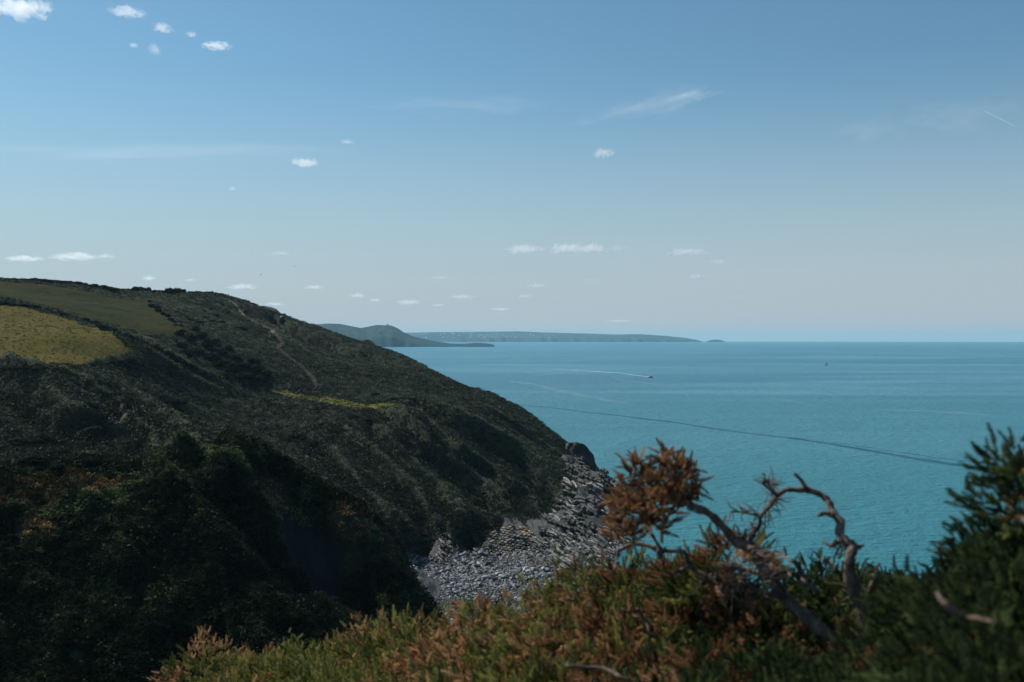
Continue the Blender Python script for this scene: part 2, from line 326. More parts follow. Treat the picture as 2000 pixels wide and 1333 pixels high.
# ------------------------------------------------------------------ far land
def headland(name, prof, Y, depth, mt, base_py, seed, cliff=.5, nv=40, step=4):
    nz = Nz(seed); pxs = np.arange(prof[0][0], prof[-1][0] + .1, step); top = np.interp(pxs, [p[0] for p in prof], [p[1] for p in prof])
    vs = np.linspace(0, 1, nv); V = []
    for j, v in enumerate(vs):
        for i, px in enumerate(pxs):
            tz = HC - (top[i] - LV) / F * (Y + depth * .55); bz = HC - (base_py - LV) / F * Y
            hh = tz - bz
            p = min(1, v / .55); g = cliff * min(1, p / .1) ** .7 + (1 - cliff) * p ** .9 if v <= .55 else 1 - .6 * ((v - .55) / .45) ** 1.5
            x = (px - 1000) / F * (Y + depth * v)
            n = nz.fbm(px * .045, v * 3.1, 5)
            g2 = g + (.22 * n * math.sin(math.pi * min(1, p)) if v < .55 else 0)
            V.append((x, Y + depth * v + depth * .06 * nz(px * .09, 3.3) * (1 - p), bz - 6 + (hh + 6) * max(0, g2)))
    w = len(pxs); idx = np.arange(w * nv).reshape(nv, w)
    Fq = np.stack([idx[:-1, :-1].ravel(), idx[:-1, 1:].ravel(), idx[1:, 1:].ravel(), idx[1:, :-1].ravel()], 1)
    return tag(link(name, mesh(name, V, Fq), mt), kind='structure')
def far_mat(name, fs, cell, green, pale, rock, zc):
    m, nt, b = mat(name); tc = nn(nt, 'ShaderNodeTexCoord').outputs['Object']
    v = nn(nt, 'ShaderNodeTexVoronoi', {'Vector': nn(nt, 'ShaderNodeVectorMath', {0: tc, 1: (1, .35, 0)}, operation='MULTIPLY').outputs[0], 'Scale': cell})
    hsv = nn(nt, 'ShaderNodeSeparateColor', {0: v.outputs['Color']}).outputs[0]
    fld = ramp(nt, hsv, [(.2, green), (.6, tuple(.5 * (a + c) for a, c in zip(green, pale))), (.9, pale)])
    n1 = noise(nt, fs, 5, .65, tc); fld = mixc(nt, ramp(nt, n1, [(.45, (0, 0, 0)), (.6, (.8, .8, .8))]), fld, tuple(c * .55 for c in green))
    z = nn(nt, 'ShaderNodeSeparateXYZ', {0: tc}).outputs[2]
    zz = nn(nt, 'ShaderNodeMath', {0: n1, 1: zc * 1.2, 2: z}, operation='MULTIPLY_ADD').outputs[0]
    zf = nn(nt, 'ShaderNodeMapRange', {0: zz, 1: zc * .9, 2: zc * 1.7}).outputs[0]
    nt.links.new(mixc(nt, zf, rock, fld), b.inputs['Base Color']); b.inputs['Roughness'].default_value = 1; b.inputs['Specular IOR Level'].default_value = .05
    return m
M_H1 = far_mat('headland_turf_and_rock', .006, .004, (.014, .044, .042), (.032, .058, .052), (.010, .046, .072), 45)  # turf and rock tones pushed blue: distance haze painted into the colours
M_H2 = far_mat('distant_farmland', .002, .0022, (.012, .05, .06), (.06, .10, .10), (.012, .058, .09), 50)  # field and cliff colours also carry painted blue haze
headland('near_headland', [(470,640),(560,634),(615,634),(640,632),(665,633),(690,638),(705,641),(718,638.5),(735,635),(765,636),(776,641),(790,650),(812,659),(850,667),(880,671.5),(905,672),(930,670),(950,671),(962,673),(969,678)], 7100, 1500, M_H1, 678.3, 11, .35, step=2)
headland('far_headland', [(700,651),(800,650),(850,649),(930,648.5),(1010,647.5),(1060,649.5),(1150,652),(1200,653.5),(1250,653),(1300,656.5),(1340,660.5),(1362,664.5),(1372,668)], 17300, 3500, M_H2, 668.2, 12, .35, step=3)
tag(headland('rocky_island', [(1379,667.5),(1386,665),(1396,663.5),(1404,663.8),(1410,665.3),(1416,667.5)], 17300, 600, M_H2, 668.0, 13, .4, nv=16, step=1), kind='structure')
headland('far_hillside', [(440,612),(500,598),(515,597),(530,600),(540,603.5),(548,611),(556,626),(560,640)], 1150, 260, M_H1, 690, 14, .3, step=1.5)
def seapt(px, py, lift=0.0):
    dip = (py - LV) / F; r = HC / dip
    for _ in range(30): r = HC / max(1e-5, dip - r / (2 * RE) * 1.0)
    x = (px - 1000) / F * r; return (x, r, -(x * x + r * r) / (2 * RE) + lift)
def ribbon(name, pts, wpx, mt, lift=.05):     # pts: (px, py) ; wpx: half thickness in rows
    n = 60; P_ = np.array(pts, float); s = np.linspace(0, len(P_) - 1, n); px = np.interp(s, range(len(P_)), P_[:, 0]); py = np.interp(s, range(len(P_)), P_[:, 1])
    if np.ndim(wpx) == 0: wpx = [wpx] * len(P_)
    w = np.interp(s, range(len(P_)), wpx) * (1 + .35 * N1(s * 6, s * 0)) ; V = []
    for k in range(n):
        oy = .5 * N2(s[k] * 4, 0.0)
        for q in (-1, -.35, .35, 1): V.append(seapt(px[k], py[k] + oy + q * w[k], lift))
    Fq = [(4 * k + j, 4 * k + j + 1, 4 * k + j + 5, 4 * k + j + 4) for k in range(n - 1) for j in range(3)]
    me = mesh(name, V, Fq); vattr(me, 'edge', [0, 1, 1, 0] * n)
    return tag(link(name, me, mt), kind='structure')
def slick_mat(name, col, alpha, rough, ns=.02, spec=.2):
    m, nt, b = mat(name); b.inputs['Base Color'].default_value = (*col, 1); b.inputs['Roughness'].default_value = rough; b.inputs['Specular IOR Level'].default_value = spec
    at = nn(nt, 'ShaderNodeAttribute', attribute_name='edge').outputs['Fac']; f = noise(nt, ns, 5, .65, dist=.5)
    a = nn(nt, 'ShaderNodeMath', {0: at, 1: ramp(nt, f, [(.3, (.35, .35, .35)), (.65, (1, 1, 1))])}, operation='MULTIPLY').outputs[0]
    a = nn(nt, 'ShaderNodeMath', {0: a, 1: alpha}, operation='MULTIPLY').outputs[0]; nt.links.new(a, b.inputs['Alpha']); return m
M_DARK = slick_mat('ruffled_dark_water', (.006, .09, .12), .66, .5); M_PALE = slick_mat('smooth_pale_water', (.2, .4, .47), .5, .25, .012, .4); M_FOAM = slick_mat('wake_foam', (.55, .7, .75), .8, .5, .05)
ribbon('dark_tide_line', [(1000,790),(1080,797),(1150,806),(1300,823),(1450,846),(1560,858),(1650,872),(1750,890),(1850,906),(1960,919)], [.6,.9,1.1,1.5,1.9,2.0,2.6,3.0,3.6,4.2], M_DARK)
ribbon('second_tide_line', [(1560,856),(1650,867),(1750,883),(1850,897),(1960,908)], [.3,.6,.8,1,1.1], M_DARK, .04)
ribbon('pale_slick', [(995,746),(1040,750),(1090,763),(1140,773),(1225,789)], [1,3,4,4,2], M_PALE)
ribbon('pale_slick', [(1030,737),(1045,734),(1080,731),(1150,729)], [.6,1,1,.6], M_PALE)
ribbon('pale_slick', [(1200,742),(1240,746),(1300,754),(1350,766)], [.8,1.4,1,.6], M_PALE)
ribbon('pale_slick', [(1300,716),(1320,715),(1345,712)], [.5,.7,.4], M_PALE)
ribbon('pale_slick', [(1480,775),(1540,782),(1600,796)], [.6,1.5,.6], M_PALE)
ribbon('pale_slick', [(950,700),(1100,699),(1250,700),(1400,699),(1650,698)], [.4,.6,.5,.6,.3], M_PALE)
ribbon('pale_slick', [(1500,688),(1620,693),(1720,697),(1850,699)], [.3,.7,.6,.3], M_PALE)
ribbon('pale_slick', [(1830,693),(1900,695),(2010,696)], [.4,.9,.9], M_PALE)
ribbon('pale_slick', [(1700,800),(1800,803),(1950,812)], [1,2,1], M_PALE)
ribbon('boat_wake', [(1080,722),(1140,724),(1200,728),(1240,733),(1268,736.5)], [.5,.6,.7,.7,.8], M_FOAM)
ribbon('shore_foam', [(1172,934.5),(1178,935),(1190,938),(1205,938)], [.8,1,.8,.4], M_FOAM)
# ------------------------------------------------------------------ leaf cover
def leaf_mat(name, dark, mid, pale, rough=.5, spec=.25, tr=.0):
    m, nt, b = mat(name)
    t = nn(nt, 'ShaderNodeAttribute', attribute_type='INSTANCER', attribute_name='tint').outputs['Fac']
    rn = nn(nt, 'ShaderNodeObjectInfo').outputs['Random']
    f = nn(nt, 'ShaderNodeMath', {0: rn, 1: .58, 2: nn(nt, 'ShaderNodeMath', {0: t, 1: .2}, operation='SUBTRACT').outputs[0]}, operation='MULTIPLY_ADD').outputs[0]
    nt.links.new(ramp(nt, f, [(.15, dark), (.6, mid), (1.0, pale)]), b.inputs['Base Color'])
    b.inputs['Roughness'].default_value = rough; b.inputs['Specular IOR Level'].default_value = spec
    thin_leaf(nt, b, b.inputs['Base Color'].links[0].from_socket)
    return m
def clump(name, n, rad_, leaf, h, seed, mt, up=.4):
    r = np.random.default_rng(seed); V = []; Fq = []
    for k in range(n):
        a = r.random() * 6.283; q = math.sqrt(r.random()) * rad_; p = np.array([q * math.cos(a), q * math.sin(a), h * (1 - (q / rad_) ** 2) * (.55 + .6 * r.random())])
        d = np.array([math.cos(a), math.sin(a), up]) + r.normal(0, .55, 3); d /= np.linalg.norm(d)
        s = np.cross(d, r.normal(0, 1, 3)); s /= np.linalg.norm(s); L = leaf * (.6 + .8 * r.random()); w = L * .38
        b0 = len(V); mid_ = p + d * L * .5 + np.array([0, 0, .12 * L])
        V += [p, mid_ + s * w, p + d * L, mid_ - s * w]; Fq.append((b0, b0 + 1, b0 + 2, b0 + 3))
    me = mesh(name, V, Fq, False); me.materials.append(mt)
    return bpy.data.objects.new(name, me)
def scatter(name, P_, rot, scl, idx, tint, objs, parent=None):
    me = bpy.data.meshes.new(name + '_points'); n = len(P_); me.vertices.add(n); me.vertices.foreach_set('co', np.asarray(P_, np.float32).ravel())
    a = me.attributes.new('rot', 'FLOAT_VECTOR', 'POINT'); a.data.foreach_set('vector', np.asarray(rot, np.float32).ravel())
    vattr(me, 'scl', scl); vattr(me, 'tint', tint)
    a = me.attributes.new('pick', 'INT', 'POINT'); a.data.foreach_set('value', np.asarray(idx, np.int32))
    o = link(name, me, parent=parent); ng = bpy.data.node_groups.new(name, 'GeometryNodeTree')
    ng.interface.new_socket('Geometry', in_out='INPUT', socket_type='NodeSocketGeometry'); ng.interface.new_socket('Geometry', in_out='OUTPUT', socket_type='NodeSocketGeometry')
    N = ng.nodes; gi = N.new('NodeGroupInput'); go = N.new('NodeGroupOutput'); jn = N.new('GeometryNodeJoinGeometry')
    for ob in reversed(objs):
        oi = N.new('GeometryNodeObjectInfo'); oi.inputs['Object'].default_value = ob; oi.inputs['As Instance'].default_value = True
        ng.links.new(oi.outputs['Geometry'], jn.inputs[0])
    ip = N.new('GeometryNodeInstanceOnPoints'); ip.inputs['Pick Instance'].default_value = True
    def at(nm, ty):
        k = N.new('GeometryNodeInputNamedAttribute'); k.data_type = ty; k.inputs[0].default_value = nm; return k.outputs[0]
    ng.links.new(gi.outputs[0], ip.inputs['Points']); ng.links.new(jn.outputs[0], ip.inputs['Instance'])
    ng.links.new(at('pick', 'INT'), ip.inputs['Instance Index'])
    e2r = N.new('FunctionNodeEulerToRotation'); ng.links.new(at('rot', 'FLOAT_VECTOR'), e2r.inputs[0]); ng.links.new(e2r.outputs[0], ip.inputs['Rotation'])
    ng.links.new(at('scl', 'FLOAT'), ip.inputs['Scale']); ng.links.new(ip.outputs[0], go.inputs[0])
    md = o.modifiers.new('leaves', 'NODES'); md.node_group = ng
    return o
M_BRK = leaf_mat('bracken_leaves', (.003, .007, .005), (.025, .038, .029), (.105, .13, .095), .6, .16)
M_BRM = leaf_mat('bramble_leaves', (.003, .007, .004), (.020, .034, .018), (.12, .16, .07), .6, .12)
M_DRY = leaf_mat('dying_gorse', (.02, .018, .009), (.11, .072, .036), (.34, .22, .12), .8, .1)
M_GRS = leaf_mat('dry_grass', (.022, .021, .006), (.07, .064, .015), (.16, .135, .035), .9, .05)
brk = [clump('bracken_clump', 11, .75, .62, .55, s, M_BRK) for s in (1, 2, 3)]
brm = [clump('bramble_clump', 26, .7, .34, .6, s, M_BRM, .2) for s in (4, 5, 6)]
dry = [clump('dry_gorse_clump', 22, .5, .28, .5, s, M_DRY, .8) for s in (7, 8)]
grs = [clump('grass_tuft', 12, .6, .45, .15, s, M_GRS, 1.6) for s in (9, 10)]
M_TUR = leaf_mat('terrace_turf_blades', (.022, .028, .007), (.075, .085, .02), (.20, .19, .05), .9, .05); trf = [clump('turf_tuft', 12, .6, .45, .15, s, M_TUR, 1.6) for s in (11, 12)]
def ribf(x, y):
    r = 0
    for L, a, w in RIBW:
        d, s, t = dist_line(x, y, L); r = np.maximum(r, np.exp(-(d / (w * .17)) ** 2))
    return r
# candidates spread evenly over the view
nC = 330000
t_ = R.uniform(-.60, .09, nC); y_ = np.exp(R.uniform(math.log(100), math.log(760), nC)); x_ = t_ * y_
z_ = H(x_, y_)
px_, py_ = topx(x_, y_, z_)
e = 1.5; zx = (H(x_ + e, y_) - z_) / e; zy = (H(x_, y_ + e) - z_) / e
face = zx * x_ + zy * y_ + (HC - z_)
okv = (z_ > 2.8) & (px_ > -60) & (px_ < 1190) & (py_ < 1400) & (face > -8) & ~inside(x_, y_, POLY['lower']) & ~inside(x_, y_, POLY['golden']) & ~inside(x_, y_, POLY['pasture']) & ~inside(x_, y_, POLY['scar']) & ~inside(x_, y_, POLY['strip'])
for p, w in PATHS:
    d, s, tt = dist_line(x_, y_, poly(p, H=H)); okv &= ~(d < abs(w) + .1)
near = (y_ < 214) & okv; far = (y_ >= 214) & okv & (R.random(nC) < .85)
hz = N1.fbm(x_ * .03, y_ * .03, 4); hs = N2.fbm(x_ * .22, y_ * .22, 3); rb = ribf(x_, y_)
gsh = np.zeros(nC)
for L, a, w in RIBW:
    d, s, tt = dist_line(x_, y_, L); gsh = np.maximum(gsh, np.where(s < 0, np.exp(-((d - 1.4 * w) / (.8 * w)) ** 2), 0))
tint = .36 + .30 * hz + .30 * hs + .60 * rb * (y_ > 200) - .26 * gsh + .10 * (y_ > 420)  # rib crests paler: grass plus painted sunlight; gully sides darker: painted shade
def put(name, m_, objs, s0, s1, lift, tn, label, cat=None):
    n = int(m_.sum()); k = np.nonzero(m_)[0]
    P_ = np.stack([x_[k], y_[k], z_[k] + lift], 1); rot = np.stack([R.normal(0, .25, n), R.normal(0, .25, n), R.uniform(0, 6.28, n)], 1)
    o = scatter(name, P_, rot, R.uniform(s0, s1, n), R.integers(0, len(objs), n), tn[k], objs); tag(o, label, None, None, 'stuff'); print(name, n)
brown_zone = ((np.abs(N3.fbm(x_ * .12, y_ * .12, 3)) > .16) & (py_ > 935) & (py_ < 965 + 8 * N1(px_ * .02, 0 * px_)) & (px_ < 290) & (y_ < 190)) | \
    (near & (((px_ - 55) / 60) ** 2 + ((py_ - 1030) / 22) ** 2 < 1) & (hs > -.05)) | (near & (((px_ - 545) / 18) ** 2 + ((py_ - 955) / 25) ** 2 < 1)) | \
    (near & (((px_ - 690) / 42) ** 2 + ((py_ - 1010 - .55 * (px_ - 690)) / 26) ** 2 < 1) & (hs > .02))
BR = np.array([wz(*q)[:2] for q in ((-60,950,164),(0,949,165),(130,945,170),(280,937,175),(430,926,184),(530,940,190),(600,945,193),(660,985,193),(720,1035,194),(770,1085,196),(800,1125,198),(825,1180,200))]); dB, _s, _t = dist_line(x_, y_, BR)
tint = tint + 0; rimB = np.exp(-(dB / 2.2) ** 2)  # rimB brightens leaf tint along the spur crest, standing in for sunlit grass
brown_zone |= near & (dB < 3.2) & (N3.fbm(x_ * .09, y_ * .09, 3) + .5 * (px_ > 640) * (px_ < 800) + .2 * (px_ < 300) > .12)
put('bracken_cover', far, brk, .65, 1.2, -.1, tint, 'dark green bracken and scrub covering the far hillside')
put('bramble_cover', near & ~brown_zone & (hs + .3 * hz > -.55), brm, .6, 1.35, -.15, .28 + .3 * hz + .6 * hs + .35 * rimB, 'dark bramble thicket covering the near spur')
put('dying_gorse_cover', near & brown_zone & (R.random(nC) < .6), dry, .6, 1.2, 0, .35 + .9 * hs, 'rust brown dying gorse along the spur crest')
nG = 60000; tg = R.uniform(-.6, 0, nG); yg = np.exp(R.uniform(math.log(360), math.log(640), nG)); xg = tg * yg; zg = H(xg, yg)
gm = inside(xg, yg, POLY['golden']); sm = inside(xg, yg, POLY['strip'])
x_, y_, z_ = xg, yg, zg; nz_ = N2.fbm(xg * .08, yg * .3, 4)
put('stubble_tufts', gm & (R.random(nG) < .22), grs, .45, .8, -.02, .5 + .5 * nz_, 'short dry golden stubble')
put('terrace_grass', sm, trf, .4, .9, -.02, .35 + .4 * nz_, 'yellow green rough grass on the terrace')
# ------------------------------------------------------------------ shrubs and wind-cut trees
def crown_mesh(name, nb, seed, mt, leaf=.12, per=60, flat=.8, spread=.6):
    r = np.random.default_rng(seed); V = []; Fq = []
    for b_ in range(nb):
        c = r.normal(0, 1, 3); c /= np.linalg.norm(c) + 1e-6; c *= spread * r.random() ** .4; c[2] = abs(c[2]) * flat + .35; br = .30 + .16 * r.random()
        for k in range(per):
            d = r.normal(0, 1, 3); d /= np.linalg.norm(d); d[2] = d[2] * .9 + .12; p = c + d * br * (.75 + .35 * r.random())
            s = np.cross(d, r.normal(0, 1, 3)); s /= np.linalg.norm(s) + 1e-9; u = np.cross(d, s) * .6 + d * .6; L = leaf * (.6 + .9 * r.random())
            b0 = len(V); V += [p - s * L * .5, p + u * L * .8, p + s * L * .5, p - u * L * .5]; Fq.append((b0, b0 + 1, b0 + 2, b0 + 3))
        # dark inner mass
        b0 = len(V); th_ = [(math.sin(a) * math.cos(q), math.sin(a) * math.sin(q), math.cos(a)) for a in (.5, 1.2, 1.9, 2.6) for q in np.linspace(0, 6.283, 7)[:-1]]
        V += [c + np.array(t) * br * .82 for t in th_]
        for i in range(3):
            for j in range(6): Fq.append((b0 + i * 6 + j, b0 + i * 6 + (j + 1) % 6, b0 + (i + 1) * 6 + (j + 1) % 6, b0 + (i + 1) * 6 + j))
        Fq.append(tuple(b0 + j for j in range(6)))
    me = mesh(name, V, Fq, False); me.materials.append(mt); return me
def tube_mesh(name, pts, radii, sides=6, seed=0, rough=0.0):
    V = []; Fq = []; r = np.random.default_rng(seed); pts = [np.array(p, float) for p in pts]; n = len(pts); ph = r.uniform(-1, 1, sides)
    for i, p in enumerate(pts):
        d = pts[min(i + 1, n - 1)] - pts[max(i - 1, 0)]; d /= np.linalg.norm(d) + 1e-9
        a = np.cross(d, [.13, .21, .97]); a /= np.linalg.norm(a) + 1e-9; b = np.cross(d, a)
        for j in range(sides):
            q = 2 * math.pi * j / sides; rr_ = radii[i] * (1 + rough * (ph[j] + r.uniform(-.5, .5))); V.append(p + (a * math.cos(q) + b * math.sin(q)) * rr_)
    for i in range(n - 1):
        for j in range(sides): k = (j + 1) % sides; Fq.append((i * sides + j, i * sides + k, (i + 1) * sides + k, (i + 1) * sides + j))
    Fq.append(tuple(range(sides))[::-1]); Fq.append(tuple((n - 1) * sides + j for j in range(sides)))
    return mesh(name, V, Fq)
def crown_mat(name, a, b_):
    m, nt, b = mat(name); g = nn(nt, 'ShaderNodeNewGeometry').outputs['Random Per Island']; o = nn(nt, 'ShaderNodeObjectInfo').outputs['Random']
    f = nn(nt, 'ShaderNodeMath', {0: o, 1: .5, 2: nn(nt, 'ShaderNodeMath', {0: g, 1: .5}, operation='MULTIPLY').outputs[0]}, operation='MULTIPLY_ADD').outputs[0]
    nt.links.new(ramp(nt, f, [(0, a), (1, b_)]), b.inputs['Base Color']); b.inputs['Roughness'].default_value = .9; b.inputs['Specular IOR Level'].default_value = .05; thin_leaf(nt, b, b.inputs['Base Color'].links[0].from_socket, .25); return m
M_CR = crown_mat('dark_shrub_leaves', (.003, .007, .005), (.017, .027, .017)); M_WOOD = simple('grey_wood', [(.3, (.04, .032, .026)), (.7, (.10, .085, .07))], 6)
crowns = [crown_mesh('crown', 9, 20 + s, M_CR, .12, 75) for s in range(5)]
trunk_me = tube_mesh('trunk', [(0, 0, -.4), (.02, 0, .1), (.06, .02, .45)], [.07, .05, .03], 5); trunk_me.materials.append(M_WOOD)
first = {}
def shrub(px, py, wpx, name, label, cat, group, hr=.75, crown=None, anyH=True, yy=None):
    p = surf(px, py) if yy is None else np.array([(px - 1000) / F * yy, yy, H((px - 1000) / F * yy, yy)])
    w = wpx / F * p[1] * .5; o = bpy.data.objects.new(name, None); COL.objects.link(o); o.location = (p[0], p[1], float(p[2]) - w * .15)
    o.rotation_euler = (0, 0, random.uniform(0, 6.28)); o.scale = (w * random.uniform(.9, 1.15), w * random.uniform(.9, 1.1), w * hr * random.uniform(.85, 1.15)); o.empty_display_size = .5
    tag(o, label, cat, group)
    c = link('crown', crown or random.choice(crowns), parent=o); t = link('trunk', trunk_me, parent=o); return o
def along(pts, step, jit=0.0, wr=(14, 22)):
    out = []; P_ = np.array(pts, float)
    for a, b in zip(P_[:-1], P_[1:]):
        n = max(1, int(np.hypot(*(b - a)) / step))
        for k in range(n): q = a + (b - a) * k / n; out.append((q[0] + random.uniform(-jit, jit), q[1] + random.uniform(-jit, jit) * .5, random.uniform(*wr)))
    return out
def skyY(px):  # distance at which the crest of the hill stands in this picture column
    Y = np.linspace(380, 760, 1200); x = (px - 1000) / F * Y; el = (H(x, Y) - HC) / Y; return float(Y[int(np.argmax(el))])
for px, _, w in along([(-10, 0), (335, 0)], 6, 1.5, (13, 22)):
    shrub(px, 0, w, 'hedge_bush', 'dark clipped-looking bush in the long hedge running along the skyline above the top field', 'bush', 'hedge along the skyline above the top field', .7, yy=skyY(px) - 6)
for px, w in ((98, 13), (152, 11), (264, 19), (277, 15), (290, 18), (331, 22), (347, 20), (357, 14)):
    shrub(px, 0, w * 1.1, 'windblown_tree', {98: 'small round tree rising above the skyline hedge near the left edge', 152: 'little leaning tree rising above the middle of the skyline hedge', 264: 'taller dark tree on the skyline, left one of the close trio above the top field', 277: 'middle tree of the close trio on the skyline above the top field', 290: 'right tree of the close trio on the skyline above the top field', 331: 'broad dark tree on the skyline where the hedge ends', 347: 'dark tree on the skyline just right of the hedge end', 357: 'small tree at the right end of the skyline clump'}[px], 'tree', 'trees on the skyline', 1.0, yy=skyY(px) - 10)
for px, _, w in along([(372, 0), (440, 0)], 6, 1, (7, 11)):
    shrub(px, 0, w, 'hedge_bush', 'low dark bush on the highest brow of the hill beside the path', 'bush', 'low bushes on the highest brow', .7, yy=skyY(px) - 3)
for px, _, w in along([(455, 0), (545, 0)], 9, 2, (9, 14)):
    shrub(px, 0, w, 'hedge_bush', 'low dark scrub bush along the brow descending from the hilltop', 'bush', 'scrub along the descending brow', .55, yy=skyY(px) - 3)
for a, b_, w in along([(-5, 593), (60, 600), (130, 618), (190, 636), (240, 655), (300, 680), (350, 705), (400, 735)], 8.5, 2.5, (15, 27)):
    shrub(a, b_, w, 'hedge_bush', 'dark dense bush in the hedge between the golden field and the top field', 'bush', 'hedge between the two fields', .62)
for a, b_, w in along([(10, 722), (60, 722), (110, 724), (135, 722)], 11, 1.5, (18, 30)):
    shrub(a, b_, w, 'hedge_bush', 'low dark bush along the lower left edge of the golden field', 'bush', 'bushes under the golden field', .5)
for a, b_, w in along([(150, 722), (200, 712), (250, 706), (290, 720)], 13, 3, (18, 30)):
    shrub(a, b_, w, 'hedge_bush', 'dark bush just below the pointed tip of the golden field', 'bush', 'bushes below the field tip', .5)
for a, b_, w in along([(290, 592), (318, 615), (345, 635), (370, 655), (390, 665)], 8, 4, (10, 20)):
    shrub(a, b_, w, 'scrub_bush', 'dark bush along the right-hand border of the top field', 'bush', 'scrub bordering the top field', .7)
for a, b_, w in [(352, 688, 36), (372, 676, 34), (388, 700, 40), (365, 702, 38), (350, 664, 26), (405, 686, 34), (412, 712, 40), (395, 668, 28), (432, 724, 40), (430, 700, 34), (452, 735, 42), (455, 712, 36), (475, 728, 38), (482, 744, 40), (500, 734, 38), (508, 750, 36), (495, 718, 28), (522, 742, 26), (468, 748, 34), (440, 745, 30), (380, 655, 24), (420, 680, 26), (445, 692, 24)]:
    shrub(a, b_ - 8, w, 'thicket_tree', 'rounded dark tree in the dense thicket filling the hollow right of the fields', 'tree', 'trees of the thicket in the hollow', .85)
for a, b_, w in [(372, 628, 20), (388, 632, 22), (402, 622, 18), (416, 630, 16), (360, 618, 16), (398, 610, 14), (445, 612, 16), (425, 618, 18), (480, 612, 14), (412, 606, 12)]:
    shrub(a, b_, w, 'scrub_bush', 'dark bush in the loose scatter below the hilltop path', 'bush', 'scattered bushes below the hilltop path', .75)
for a, b_, w, lb in [(471, 645, 32, 'largest dark round bush standing alone below the yellow bend of the hilltop path'), (432, 632, 22, 'round dark bush left of the large bush on the upper slope'), (719, 737, 19, 'small dark round bush alone on the open slope above the grass terrace'), (700, 734, 10, 'tiny bush just left of the lone round bush on the open slope'), (677, 669, 10, 'leaning bush on the skyline where the sea comes into view'), (596, 632, 8, 'tiny bush on the skyline left of the distant headland'), (626, 642, 12, 'small tilted bush on the skyline directly below the distant headland'), (798, 706, 10, 'little hummock bush on the skyline above the pale sea'), (735, 774, 24, 'long low bush behind the grass terrace, left one of the row'), (772, 781, 26, 'long low bush behind the grass terrace, middle one of the row'), (700, 769, 20, 'low bush at the start of the row behind the grass terrace'), (805, 787, 18, 'low bush at the right end of the row behind the grass terrace'), (690, 818, 30, 'dark bush just below the right half of the grass terrace'), (722, 822, 26, 'second dark bush below the right half of the grass terrace'), (345, 790, 44, 'dark round bush in the shallow gully below the thicket'), (558, 862, 42, 'left bush of the dark clump in the middle of the slope'), (585, 858, 48, 'tallest bush of the dark clump in the middle of the slope'), (608, 872, 40, 'right bush of the dark clump in the middle of the slope'), (590, 888, 40, 'lowest bush of the dark clump in the middle of the slope'), (428, 922, 52, 'dark bush on the crest just behind the near spur'), (392, 915, 34, 'smaller bush left of the crest bush behind the near spur'), (460, 915, 30, 'low bush right of the crest bush behind the near spur'), (82, 866, 76, 'biggest dark tree in the shaded hollow at the left'), (35, 872, 70, 'dark tree at the left edge of the shaded hollow'), (115, 892, 60, 'round tree right of the biggest tree in the left hollow'), (60, 905, 66, 'front tree of the group in the left hollow'), (15, 905, 60, 'front tree at the left edge of the frame'), (120, 925, 50, 'mid green bush in front of the trees of the left hollow'), (175, 872, 36, 'bush beside the path just below the walker'), (170, 905, 44, 'green bush below the footpath with the walker'), (225, 812, 34, 'dark bush in the fold beside the bare patch of path'), (205, 818, 26, 'dark bush above the walker on the path'), (190, 780, 28, 'dark bush on the left ridge below the field'), (690, 1155, 60, 'pale leafed bush on the right flank of the near spur'), (655, 1180, 50, 'trailing bush below the bare earth scar')]:
    shrub(a, b_, w, 'shrub', lb, 'bush', None, .6)
# ------------------------------------------------------------------ rocks of the cove
def rock_mat(name, a, b_, c, sc=1.2, rough=.55):
    m, nt, bs = mat(name); f = noise(nt, sc, 6, .65, dist=.4, sc3=(1, 1, 2.5)); o = nn(nt, 'ShaderNodeObjectInfo').outputs['Random']
    g = nn(nt, 'ShaderNodeMath', {0: o, 1: .6, 2: nn(nt, 'ShaderNodeMath', {0: f, 1: .6}, operation='MULTIPLY').outputs[0]}, operation='MULTIPLY_ADD').outputs[0]
    nt.links.new(ramp(nt, g, [(.2, a), (.5, b_), (.85, c)]), bs.inputs['Base Color']); bs.inputs['Roughness'].default_value = rough; bs.inputs['Specular IOR Level'].default_value = .4; bump(nt, bs, f, .8, .25); return m
M_SLAB = rock_mat('wet_slate', (.004, .005, .006), (.022, .024, .025), (.16, .16, .15)); M_SLABB = rock_mat('brown_slate', (.012, .010, .008), (.050, .043, .035), (.17, .15, .125))
M_LICH = rock_mat('orange_lichen_rock', (.10, .05, .015), (.30, .15, .025), (.45, .26, .06)); M_BOUL = rock_mat('beach_boulder_stone', (.006, .007, .009), (.05, .054, .058), (.30, .31, .31), 1.0, .5)
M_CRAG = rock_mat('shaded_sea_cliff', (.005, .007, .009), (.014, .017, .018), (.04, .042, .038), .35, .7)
def slab_mesh(name, L, w, t, seed, mt):
    r = np.random.default_rng(seed); V = []; n = 4
    for i in range(n + 1):
        u = i / n - .5; tp = .55 + .45 * math.cos(u * 2.4) + r.uniform(-.12, .12)
        for (a, b_) in ((-1, -1), (1, -1), (1.0, 1), (-.9, 1)):
            V.append((u * L * (1 + r.uniform(-.05, .05)), a * w * .5 * tp + r.uniform(-.06, .06) * w, b_ * t * .5 * (tp ** .5) + r.uniform(-.2, .2) * t))
    Fq = [(i * 4 + j, i * 4 + (j + 1) % 4, i * 4 + 4 + (j + 1) % 4, i * 4 + 4 + j) for i in range(n) for j in range(4)] + [(3, 2, 1, 0), (n * 4, n * 4 + 1, n * 4 + 2, n * 4 + 3)]
    me = mesh(name, V, Fq, False); me.materials.append(mt); return me
